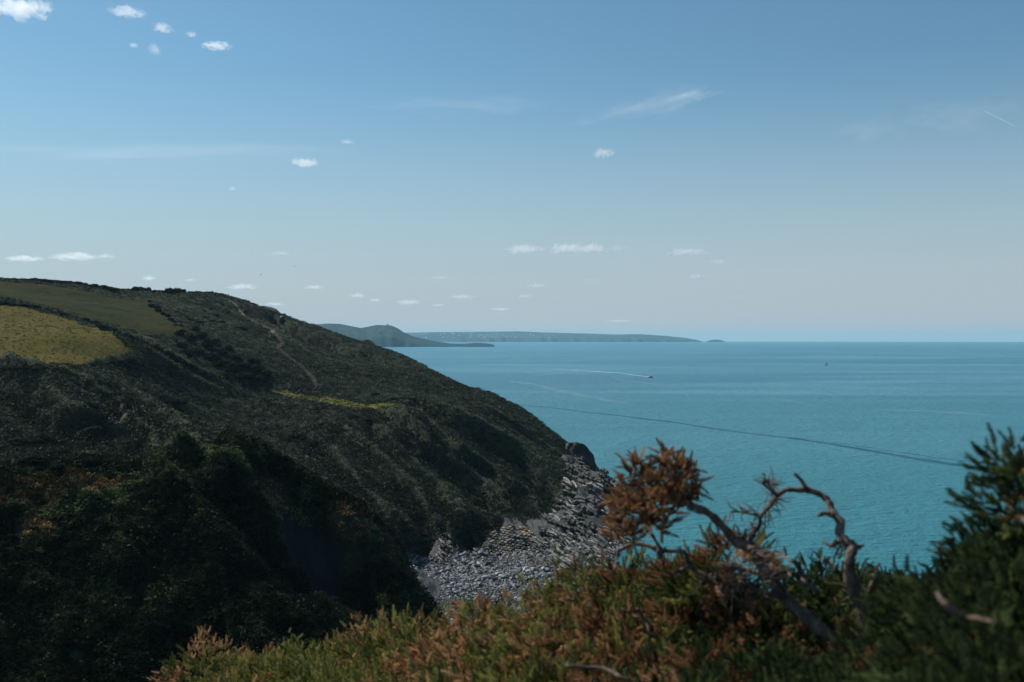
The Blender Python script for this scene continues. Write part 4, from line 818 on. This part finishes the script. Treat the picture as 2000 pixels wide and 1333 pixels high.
# right trunk that arches over
r2 = rootobj('tall bare gorse trunk curling upward and arching back to the left over the sea')
TB = [(1712,1262,14),(1700,1236,19),(1689,1190,18),(1668,1150,16),(1659,1116,13),(1662,1085,11),(1668,1068,10),(1651,1055,9),(1640,1043,9),(1642,1022,9.5),(1628,1005,8.5),(1620,985,7),(1612,972,7.5),(1596,963,6.5),(1576,957,7.5),(1556,957,6),(1536,957,5.5),(1518,966,5),(1505,955,4.5),(1490,945,3)]
limb('trunk', TB, 3.8, .35, r2, 21)
for q, sd_ in (([(1578,958,6),(1566,940,4.5),(1551,925,3)], 22), ([(1628,1008,8),(1614,1003,6),(1600,1007,5)], 23), ([(1655,1064,7),(1635,1058,5),(1626,1067,4.5),(1608,1059,3)], 24), ([(1665,1066,7),(1678,1070,5),(1686,1066,3)], 25), ([(1695,1165,8),(1706,1143,7),(1714,1125,6),(1708,1110,5),(1693,1102,3)], 26), ([(1492,946,3),(1500,938,2.2),(1520,940,1.5)], 27), ([(1490,945,2.5),(1494,930,2),(1490,924,1.2)], 28), ([(1635,1112,6),(1618,1098,4.5),(1605,1093,3)], 29)): limb('side_branch', q, 3.95, .05, r2, sd_)
twiglets(r2, [(1520,940,2),(1500,942,2),(1510,950,2)], 4.1, 0, 16, .06, 31); twiglets(r2, [(1640,1058,4),(1626,1066,4),(1662,1070,4)], 3.95, 0, 10, .07, 32); twiglets(r2, [(1660,1120,4),(1680,1160,4),(1700,1200,4)], 3.85, 0, 12, .12, 33)
r3 = rootobj('short forked bare branch poking up between the two bare trunks')
for q, sd_ in (([(1600,1156,4),(1584,1148,6),(1571,1135,7),(1561,1108,6),(1553,1099,5),(1542,1096,3)], 41), ([(1574,1142,6),(1562,1127,6),(1552,1121,5),(1542,1123,3)], 42)): limb('side_branch', q, 4.1, .05, r3, sd_)
r4 = rootobj('thin looping bare branch reaching left across the brown bushes')
L4 = [(1206,1077,3),(1225,1068,4.5),(1243,1063,5),(1280,1071,5),(1301,1077,5),(1336,1079,5.5),(1345,1098,5.5),(1359,1117,6.5),(1383,1133,7.5),(1403,1129,6),(1420,1118,4.5),(1450,1110,4)]
limb('trunk', L4, 4.45, 0, r4, 51); limb('side_branch', [(1292,1075,4.5),(1284,1062,4),(1274,1045,3.5)], 4.45, 0, r4, 52); limb('side_branch', [(1285,1072,4),(1292,1085,3.5),(1297,1098,2.5)], 4.45, 0, r4, 53); limb('side_branch', [(1210,1075,3),(1205,1095,3),(1196,1122,2)], 4.45, 0, r4, 54)
limb('side_branch', [(1315,1120,3),(1335,1112,4.5),(1352,1108,4.5)], 4.4, 0, r4, 55)
r5 = rootobj('pale cut branch lying across the blurred gorse at the right')
limb('trunk', [(1950,1218,3),(1915,1210,5),(1885,1206,5),(1862,1194,6.5),(1842,1176,7),(1832,1160,4)], 1.98, .05, r5, 61)
r6 = rootobj('thin pale forked twig standing in the brown bushes left of the trunk')
limb('trunk', [(1270,1290,3),(1268,1240,3.5),(1262,1213,4),(1245,1190,3)], 3.95, 0, r6, 71); limb('side_branch', [(1258,1208,3),(1235,1202,3),(1215,1190,2)], 3.95, 0, r6, 72)
r7 = rootobj('thin pale twig curving along the bottom edge')
limb('trunk', [(1105,1300,2.5),(1140,1305,4),(1180,1308,4.5),(1215,1325,3.5),(1240,1335,3)], 3.4, 0, r7, 73)
# ------------------------------------------------------------------ boats, walkers, birds
def pbox(bm, x0, x1, y0, y1, z0, z1, tx=1.0, ty=1.0):
    cx, cy = (x0 + x1) / 2, (y0 + y1) / 2; v = []
    for z, sx, sy in ((z0, 1, 1), (z1, tx, ty)):
        for a, b_ in ((x0, y0), (x1, y0), (x1, y1), (x0, y1)): v.append(bm.verts.new((cx + (a - cx) * sx, cy + (b_ - cy) * sy, z)))
    for f in ((3, 2, 1, 0), (4, 5, 6, 7), (0, 1, 5, 4), (1, 2, 6, 5), (2, 3, 7, 6), (3, 0, 4, 7)): bm.faces.new([v[i] for i in f])
def hull_mesh(name, L, B, D, mt):
    V = []; Fq = []; n = 9
    for i in range(n):
        u = i / (n - 1); w = B * .5 * min(1, (1 - u) * 2.2) ** .6 * (1 if u > .02 else .9); x = (u - .5) * L; sh = .35 * D * u ** 2
        V += [(x, -w, D + sh), (x, -w * .75, .25 * D), (x, 0, -.25 * D), (x, w * .75, .25 * D), (x, w, D + sh)]
    for i in range(n - 1):
        for j in range(4): Fq.append((i * 5 + j, i * 5 + j + 1, i * 5 + 6 + j, i * 5 + 5 + j))
        Fq.append((i * 5 + 4, i * 5, i * 5 + 5, i * 5 + 9))
    Fq.append((0, 1, 2, 3, 4)); me = mesh(name, V, Fq, False); me.materials.append(mt); return me
def flat(name, c, rough=.5):
    m, nt, b = mat(name); f = noise(nt, 3, 3); nt.links.new(ramp(nt, f, [(.3, tuple(v * .85 for v in c)), (.7, c)]), b.inputs['Base Color']); b.inputs['Roughness'].default_value = rough; return m
M_WH = flat('white_paint', (.8, .8, .8)); M_NV = flat('dark_hull_paint', (.02, .03, .05)); M_GL = flat('dark_window', (.02, .025, .03), .1); M_SAIL = flat('sailcloth', (.72, .72, .68), .8)
def bmo(name, fn, mt, parent):
    bm = bmesh.new(); fn(bm); me = bpy.data.meshes.new(name); bm.to_mesh(me); bm.free(); me.materials.append(mt); return link(name, me, parent=parent)
mb = bpy.data.objects.new('motor_boat', None); COL.objects.link(mb); mb.location = seapt(1271, 738); mb.rotation_euler = (0, 0, -.15); mb.scale = (1.15,) * 3; tag(mb, 'small motor boat with a white cabin trailing a long pale wake', 'boat')
link('hull', hull_mesh('hull', 7.5, 2.6, .9, M_NV), parent=mb); cb_ = bmo('cabin', lambda b: pbox(b, -1.6, 1.4, -.95, .95, .9, 2.7, .85, .85), M_WH, mb); bmo('window', lambda b: pbox(b, -1.45, 1.46, -.98, .98, 1.7, 2.25, .96, .96), M_GL, cb_); bmo('canopy', lambda b: pbox(b, -1.7, 1.3, -.9, .9, 2.72, 2.85), M_WH, mb)
link('mast', tube_mesh('mast', [(-.3, 0, 2.85), (-.3, 0, 4.0)], [.05, .03], 6), M_WH, parent=mb)
sb = bpy.data.objects.new('sailing_boat', None); COL.objects.link(sb); sb.location = seapt(1614, 714); sb.rotation_euler = (0, 0, .35); tag(sb, 'small sailing boat with two pale sails alone on the open sea', 'boat')
link('hull', hull_mesh('hull', 9, 2.8, 1.0, M_NV), parent=sb); link('mast', tube_mesh('mast', [(.6, 0, 1), (.6, 0, 11)], [.09, .05], 6), M_WH, parent=sb); link('boom', tube_mesh('boom', [(.6, 0, 2.1), (-3.6, .5, 2.1)], [.07, .06], 6), M_WH, parent=sb)
def sail(name, a, b_, c, bulge):
    V = []; n = 6; a, b_, c = map(np.array, (a, b_, c)); Fq = []
    for i in range(n + 1):
        for j in range(n + 1): u = i / n; v = j / n; p = a * (1 - u) + (b_ * (1 - v) + c * v) * u; p = p + np.array([0, bulge * math.sin(math.pi * v) * math.sin(math.pi * u), 0]); V.append(p)
    for i in range(n):
        for j in range(n): k = i * (n + 1) + j; Fq.append((k, k + 1, k + n + 2, k + n + 1))
    me = mesh(name, V, Fq); link(name, me, M_SAIL, parent=sb)
sail('mainsail', (.5, 0, 10.8), (.5, 0, 2.3), (-3.5, .5, 2.3), .5); sail('foresail', (.7, 0, 9.6), (.9, 0, 1.8), (4.1, .1, 1.3), .4)
def skin_person(name, joints, edges, radii, mt):
    me = bpy.data.meshes.new(name); me.from_pydata(joints, edges, []); o = bpy.data.objects.new(name, me); COL.objects.link(o); me.materials.append(mt)
    sk = o.modifiers.new('skin', 'SKIN')
    for i, r in enumerate(radii): me.skin_vertices[0].data[i].radius = (r, r)
    me.skin_vertices[0].data[0].use_root = True; sb_ = o.modifiers.new('sub', 'SUBSURF'); sb_.levels = 1; sb_.render_levels = 2; return o
M_SKIN = flat('skin', (.45, .28, .2)); M_TR = flat('blue_trousers', (.05, .09, .18)); M_SH = flat('white_shirt', (.78, .8, .82)); M_HAIR = flat('dark_hair', (.03, .02, .015))
def walker(loc, rz, label, shirt):
    J = [(0, 0, .95), (0, 0, 1.15), (0, .01, 1.38), (0, .01, 1.5), (0, .03, 1.64), (-.18, 0, 1.40), (-.24, .02, 1.14), (-.22, .16, .94), (.18, 0, 1.40), (.25, -.04, 1.14), (.24, .0, .90), (-.09, 0, .9), (-.11, .16, .52), (-.11, .10, .08), (.09, 0, .9), (.11, -.05, .50), (.11, -.26, .12), (-.11, .24, .04), (.11, -.14, .04)]
    E = [(0, 1), (1, 2), (2, 3), (3, 4), (2, 5), (5, 6), (6, 7), (2, 8), (8, 9), (9, 10), (0, 11), (11, 12), (12, 13), (0, 14), (14, 15), (15, 16), (13, 17), (16, 18)]
    Rr = [.13, .13, .15, .055, .10, .06, .045, .035, .06, .045, .035, .09, .065, .045, .09, .065, .045, .04, .04]
    b_ = skin_person('person', J, E, Rr, M_SKIN); b_.location = tuple(loc); b_.rotation_euler = (0, 0, rz); tag(b_, label, 'person')
    s = skin_person('shirt', [(0, 0, .98), (0, 0, 1.15), (0, .01, 1.38), (-.18, 0, 1.39), (-.235, .02, 1.18), (.18, 0, 1.39), (.245, -.04, 1.18)], [(0, 1), (1, 2), (2, 3), (3, 4), (2, 5), (5, 6)], [.16, .155, .175, .085, .07, .085, .07], shirt); s.parent = b_
    t = skin_person('trousers', [(0, 0, .95), (-.09, 0, .88), (-.11, .155, .53), (-.11, .11, .14), (.09, 0, .88), (.11, -.05, .50), (.11, -.24, .17)], [(0, 1), (1, 2), (2, 3), (0, 4), (4, 5), (5, 6)], [.15, .105, .08, .065, .105, .08, .065], M_TR); t.parent = b_
    h = skin_person('hair', [(0, .0, 1.66), (0, .0, 1.72)], [(0, 1)], [.105, .085], M_HAIR); h.parent = b_
p = surf(213, 834); walker(p, 1.2, 'hiker in a white shirt walking along the footpath at the left', M_SH)
p = surf(976, 800); walker(p, .4, 'tiny distant person in a pale top standing near the skyline above the sea', M_SH)
M_BIRD = flat('dark_gull', (.03, .03, .035))
for a, b_, Y, rz, lb in ((243, 437, 420, .4, 'dark bird flying highest above the left hill'), (491, 496, 380, 1.0, 'dark bird gliding above the brow of the hill'), (576, 521, 480, 2.0, 'small dark bird furthest right above the hill'), (510, 537, 430, 2.6, 'small dark bird flying lowest, just over the descending brow'), (80, 237, 700, .2, 'faint speck of a bird high in the left sky')):
    x, y, z = wz(a, b_, Y); o = bpy.data.objects.new('bird', None); COL.objects.link(o); o.location = (x, y, z); o.rotation_euler = (.35, .3, rz); tag(o, lb, 'bird')
    link('body', tube_mesh('body', [(0, -.28, 0), (0, -.15, 0), (0, .05, .01), (0, .2, .02), (0, .28, .02)], [.02, .06, .08, .05, .015], 8), M_BIRD, parent=o)
    for s in (-1, 1):
        me = mesh('wing', [(0, .1, .02), (0, -.08, .02), (s * .35, .14, .16), (s * .35, -.04, .16), (s * .72, .0, .08), (s * .7, -.08, .08), (0, .02, -.01), (s * .35, .05, .135)], [(0, 1, 3, 2), (2, 3, 5, 4), (0, 2, 7, 6), (1, 6, 7, 3), (2, 4, 7), (3, 7, 5), (4, 5, 7)]); link('wing', me, M_BIRD, parent=o)
# masts on the distant headland
M_MAST = flat('mast_grey', (.25, .27, .3))
for a, h in ((1074, 11), (1084, 9)):
    Yh = 17300 + 1900; x = (a - 1000) / F * Yh; zb = HC - (652 - LV) / F * Yh; me = tube_mesh('mast', [(0, 0, 0), (0, 0, h * Yh / F)], [3.5, 1.5], 5); o = link('radio_mast', me, M_MAST, loc=(x, Yh, zb)); tag(o, 'thin radio mast on the far headland, ' + ('left' if a == 1074 else 'right') + ' of the pair', 'mast')
M_HOUSE = flat('white_render', (.7, .7, .68))
tw = bpy.data.objects.new('lookout_hut', None); COL.objects.link(tw); x, y, z = wz(757, 634.5, 7100 + 800); tw.location = (x, y, z - 6); tag(tw, 'tiny dark stone marker on top of the nearer headland', 'tower')
bmo('wall', lambda b: pbox(b, -7, 7, -5, 5, 0, 9, .95, .95), M_MAST, tw); bmo('roof', lambda b: pbox(b, -7.6, 7.6, -5.6, 5.6, 9.01, 12, .6, .1), M_MAST, tw)
rs = np.random.default_rng(5)
hm_ = mesh('house', [(-9, -6, 0), (9, -6, 0), (9, 6, 0), (-9, 6, 0), (-9, -6, 7), (9, -6, 7), (9, 6, 7), (-9, 6, 7), (-8.9, 0, 12), (8.9, 0, 12)], [(0, 1, 5, 4), (1, 2, 6, 5), (2, 3, 7, 6), (3, 0, 4, 7), (4, 5, 9, 8), (6, 7, 8, 9), (4, 8, 7), (5, 6, 9)], False); hm_.materials.append(M_HOUSE)
bpy.context.view_layer.update(); dgp = bpy.context.evaluated_depsgraph_get()
fh = bpy.data.objects['far_headland']
for k in range(26):
    a = rs.uniform(830, 960) if k < 18 else rs.uniform(960, 1080); b_ = rs.uniform(652, 661)
    d = Vector(wz(a, b_, 1.0)) - Vector((0, 0, HC)); ok_, loc_, nr_, ix_ = fh.ray_cast(Vector((0, 0, HC)), d.normalized())
    if not ok_: continue
    o = link('farmhouse', hm_, loc=tuple(loc_)); o.rotation_euler = (0, 0, rs.uniform(-.5, .5)); o.scale = (1.15,) * 3; tag(o, 'tiny white house on the hazy far headland', 'house', 'houses of the village on the far headland')
# ------------------------------------------------------------------ clouds: soft volumes floating far above the haze
def cloud_mat(name, dens, soft, sc, thr):
    m = bpy.data.materials.new(name); m.use_nodes = True; nt = m.node_tree; nt.nodes.clear(); out = nt.nodes.new('ShaderNodeOutputMaterial'); v = nt.nodes.new('ShaderNodeVolumePrincipled')
    tc = nn(nt, 'ShaderNodeTexCoord').outputs['Object']; inf = nn(nt, 'ShaderNodeObjectInfo')
    off = nn(nt, 'ShaderNodeVectorMath', {0: nn(nt, 'ShaderNodeVectorMath', {0: inf.outputs['Location'], 1: (.00731, .00513, .0031)}, operation='MULTIPLY').outputs[0], 1: tc}, operation='ADD').outputs[0]
    n = nn(nt, 'ShaderNodeMath', {0: noise(nt, sc, 6, .68, off, .4, sc3=(2.4, 1.5, 1.0) if thr > .81 else (1, 1, 1.3)), 1: 2.0, 2: -.5}, operation='MULTIPLY_ADD').outputs[0]; wn_ = nn(nt, 'ShaderNodeTexNoise', {'Vector': nn(nt, 'ShaderNodeVectorMath', {0: off, 1: (1.7, 1.2, 1.0)}, operation='MULTIPLY').outputs[0], 'Scale': 1.6, 'Detail': 4, 'Roughness': .6}).outputs['Color']
    wv = nn(nt, 'ShaderNodeVectorMath', {0: nn(nt, 'ShaderNodeVectorMath', {0: wn_, 1: (.5, .5, .5)}, operation='SUBTRACT').outputs[0], 1: (1.5, 1.0, 1.5)}, operation='MULTIPLY').outputs[0]
    tw = nn(nt, 'ShaderNodeVectorMath', {0: tc, 1: wv}, operation='ADD').outputs[0]; zc_ = nn(nt, 'ShaderNodeSeparateXYZ', {0: tw})
    zf_ = nn(nt, 'ShaderNodeMath', {0: zc_.outputs[2], 1: 0.0}, operation='MINIMUM').outputs[0]; zz_ = nn(nt, 'ShaderNodeMath', {0: zf_, 1: 1.3, 2: zc_.outputs[2]}, operation='MULTIPLY_ADD').outputs[0]
    tw = nn(nt, 'ShaderNodeCombineXYZ', {0: zc_.outputs[0], 1: zc_.outputs[1], 2: zz_}).outputs[0]
    L = nn(nt, 'ShaderNodeVectorMath', {0: tw}, operation='LENGTH').outputs['Value']; L0 = nn(nt, 'ShaderNodeVectorMath', {0: tc}, operation='LENGTH').outputs['Value']
    fall = nn(nt, 'ShaderNodeMath', {0: 1.0, 1: L}, operation='SUBTRACT').outputs[0]
    s = nn(nt, 'ShaderNodeMath', {0: fall, 1: soft, 2: n}, operation='MULTIPLY_ADD').outputs[0]
    d = nn(nt, 'ShaderNodeMapRange', {0: s, 1: thr, 2: thr + .5, 3: 0, 4: 1}).outputs[0]
    edge = nn(nt, 'ShaderNodeMapRange', {0: L0, 1: 1.0, 2: .8}).outputs[0]
    d = nn(nt, 'ShaderNodeMath', {0: d, 1: edge}, operation='MULTIPLY').outputs[0]
    d = nn(nt, 'ShaderNodeMath', {0: d, 1: dens}, operation='MULTIPLY').outputs[0]; nt.links.new(d, v.inputs['Density']); v.inputs['Color'].default_value = (1, 1, 1, 1); v.inputs['Anisotropy'].default_value = .5; nt.links.new(v.outputs[0], out.inputs['Volume']); return m
bmc = bmesh.new(); bmesh.ops.create_icosphere(bmc, subdivisions=2, radius=1.12); cme = bpy.data.meshes.new('cloud'); bmc.to_mesh(cme); bmc.free()
CM = {}
def cloud(px, py, w, h, op, label, cat='cloud', alt=1150., name='cloud', group=None, sc=2.2):
    el = (LV - py) / F; Y = alt / max(el, .02); rx = w / F * Y * .5 * 1.5; rz = h / F * Y * .5 * 1.6; ry = max(rz, min(rx, 3 * rz)); key = round(op * ry, -1) if 0 else (round(op / ry, 7), sc)
    if key not in CM: CM[key] = cloud_mat('cloud_vapour', op / ry, 1.15 if name == 'cloud' else .9, sc, .82 if name == 'cloud' else .80)
    me = cme.copy(); me.materials.append(CM[key]); o = link(name, me, loc=((px - 1000) / F * Y, Y, HC + el * Y)); o.scale = (rx, ry, rz); tag(o, label, cat, group); return o
CL = [(35,22,95,40,2.4,'largest bright cloud puff at the top left corner'),(88,18,34,24,.8,'faint wisp touching the right of the corner cloud'),(252,27,58,18,1.3,'thin white cloud streak right of the corner cloud'),(318,58,34,20,.9,'small faint cloud puff below the upper streak'),(376,70,20,12,.6,'very faint puff left of the flat bright cloud'),(424,92,52,14,1.9,'small flat bright cloud at the right end of the upper left group'),(262,91,16,12,.5,'tiny faint slanting wisp'),(303,100,22,26,.4,'faint vertical wisp below the small puffs'),(597,320,50,16,2.4,'lone bright oval cloud in the middle left sky'),(679,279,24,10,.7,'faint small cloud right above the lone oval cloud'),(1178,302,40,20,1.5,'small bright puff alone in the middle of the sky'),(454,370,12,10,.7,'tiny dot of cloud below the middle left sky'),
(48,507,68,13,2.2,'low bright flat cloud at the left edge above the hill'),(148,504,84,17,2.8,'broad bright flat-based cloud above the top field'),(208,502,30,10,1.0,'faint tail right of the broad cloud above the top field'),(292,545,24,10,1.7,'small cloud low above the skyline trees'),(473,562,54,12,2.2,'bright low cloud above the brow of the hill'),(613,562,38,9,1.6,'small low cloud right of the brow'),(536,595,34,8,1.2,'small pale cloud just above the descending ridge'),(699,579,26,11,1.7,'small low cloud above the near headland'),(733,588,22,8,1.3,'tiny low cloud right above the near headland'),(797,592,40,12,1.9,'low cloud above the gap between the headlands'),(855,597,24,6,.9,'tiny faint cloud low over the far headland'),(901,581,46,10,1.6,'low double cloud over the far headland'),(976,605,38,6,1.1,'thin cloud lowest over the far headland'),(1026,580,24,8,1.3,'small low cloud below the large bright group'),(1050,559,34,8,1.4,'small low cloud right below the large bright group'),
(1024,489,66,17,2.6,'left cloud of the bright group above the far headland'),(1108,489,62,24,3.2,'tallest cloud in the bright group above the far headland'),(1158,489,52,21,3.0,'right cloud of the bright group above the far headland'),(1208,487,32,14,.6,'faint wisp right of the bright group'),(1342,495,72,17,2.8,'bright ragged cloud right of the group'),(1404,513,32,11,1.7,'small oval cloud below the ragged cloud'),(1360,542,32,12,2.0,'small bright cloud below and left of the oval cloud'),(548,496,36,7,.6,'faint thin cloud above the brow'),(860,543,40,6,.7,'faint thin streak cloud over the near headland'),(1152,548,36,5,.6,'faint thin cloud low over the far headland'),(1208,628,46,6,.9,'thin cloud close to the horizon over the far headland'),(1441,580,28,5,.5,'faint speck of cloud low over the open sea'),(372,548,20,7,.6,'faint small cloud above the brow path')]
for c in CL: cloud(*c)
cloud(1270,212,240,46,.42,'long slanting feathery cirrus streak in the middle of the sky', 'cloud', 5000, 'cirrus_cloud', sc=1.6).rotation_euler = (0, -.20, 0)
cloud(1345,190,90,26,.5,'brighter feathery end of the slanting cirrus streak', 'cloud', 5000, 'cirrus_cloud', sc=1.6).rotation_euler = (0, -.15, 0)
cloud(1880,235,230,70,.28,'broad faint cirrus veil in the right sky', 'cloud', 5000, 'cirrus_cloud', sc=1.4)
cloud(1700,260,130,60,.22,'very faint cirrus patch left of the right veil', 'cloud', 5000, 'cirrus_cloud', sc=1.4)
cloud(900,210,360,40,.22,'long faint cirrus band in the upper middle sky', 'cloud', 5000, 'cirrus_cloud', sc=1.3)
cloud(300,300,700,40,.2,'faint level band of cirrus across the left sky', 'cloud', 5000, 'cirrus_cloud', sc=1.3)
a_, b_ = Vector(wz(1922, 218, 25000)), Vector(wz(1982, 248, 25000)); mc = bpy.data.materials.new('contrail_vapour'); mc.use_nodes = True; mc.node_tree.nodes.clear(); oo = mc.node_tree.nodes.new('ShaderNodeOutputMaterial'); vv = mc.node_tree.nodes.new('ShaderNodeVolumePrincipled'); vv.inputs['Density'].default_value = .022; vv.inputs['Color'].default_value = (1, 1, 1, 1); mc.node_tree.links.new(vv.outputs[0], oo.inputs[1])
tag(link('contrail', tube_mesh('contrail', [a_, a_ * .5 + b_ * .5, b_], [11, 14, 9], 8), mc), 'short white aeroplane trail at the far right of the sky', 'contrail')
SC.cycles.volume_max_steps = 64

# ------------------------------------------------------------------ give each bush of a row its own words
bpy.context.view_layer.update()
ONES = ['', 'first', 'second', 'third', 'fourth', 'fifth', 'sixth', 'seventh', 'eighth', 'ninth', 'tenth', 'eleventh', 'twelfth', 'thirteenth', 'fourteenth', 'fifteenth', 'sixteenth', 'seventeenth', 'eighteenth', 'nineteenth']
TENS = {20: ('twentieth', 'twenty'), 30: ('thirtieth', 'thirty'), 40: ('fortieth', 'forty'), 50: ('fiftieth', 'fifty'), 60: ('sixtieth', 'sixty')}
def ordinal(n):
    if n < 20: return ONES[n]
    t = n // 10 * 10; return TENS[t][0] if n == t else TENS[t][1] + '-' + ONES[n - t]
WORDS = {'hedge along the skyline above the top field': 'bush in the skyline hedge, %s from the left', 'hedge between the two fields': 'bush in the hedge between the two fields, %s from the left',
 'trees of the thicket in the hollow': 'rounded dark tree of the thicket in the hollow, %s from the left', 'scrub bordering the top field': 'dark bush on the right border of the top field, %s from the left',
 'low bushes on the highest brow': 'low dark bush on the highest brow, %s from the left', 'scrub along the descending brow': 'low scrub bush along the descending brow, %s from the left',
 'bushes under the golden field': 'low dark bush under the golden field, %s from the left', 'bushes below the field tip': 'dark bush below the pointed tip of the golden field, %s from the left',
 'scattered bushes below the hilltop path': 'dark bush scattered below the hilltop path, %s from the left', 'houses of the village on the far headland': 'tiny white house on the hazy far headland, %s from the left'}
for g_, w_ in WORDS.items():
    L_ = sorted([o for o in COL.objects if o.get('group') == g_ and o.parent is None], key=lambda o: o.location.x / o.location.y)
    if not L_: continue
    for i, o in enumerate(L_, 1):
        k = len(L_) + 1 - i; o['label'] = w_ % ordinal(i) if i <= k else (w_ % ordinal(k)).replace('from the left', 'from the right')
for side, f_ in (('far', lambda o: o.location.y > 285), ('near', lambda o: o.location.y <= 285)):
    for o in COL.objects:
        if o.get('group') == 'large boulders on the cove beach' and f_(o): o['label'] = 'large dark grey boulder on the cove beach, ' + ('in the strip along the cliff foot' if side == 'far' else 'in the open part near the gorse'); o['group'] = 'large boulders on the cove beach, ' + ('cliff foot' if side == 'far' else 'open beach')
# ------------------------------------------------------------------ haze
def box(name, x0, x1, y0, y1, z0, z1):
    v = [(x, y, z) for x in (x0, x1) for y in (y0, y1) for z in (z0, z1)]
    return mesh(name, v, [(0, 1, 3, 2), (4, 6, 7, 5), (0, 4, 5, 1), (2, 3, 7, 6), (0, 2, 6, 4), (1, 5, 7, 3)], False)
hm = bpy.data.materials.new('sea_haze'); hm.use_nodes = True; hn = hm.node_tree; hn.nodes.clear()
ho = hn.nodes.new('ShaderNodeOutputMaterial'); hv = hn.nodes.new('ShaderNodeVolumePrincipled')
hv.inputs['Density'].default_value = 3.0e-5; hv.inputs['Color'].default_value = (.52, .85, 1, 1); hv.inputs['Anisotropy'].default_value = .2
hn.links.new(hv.outputs[0], ho.inputs['Volume'])
tag(link('haze', box('haze', -41000, 41000, -41000, 41000, -130, 230), hm), 'thin pale sea haze', None, None, 'stuff')
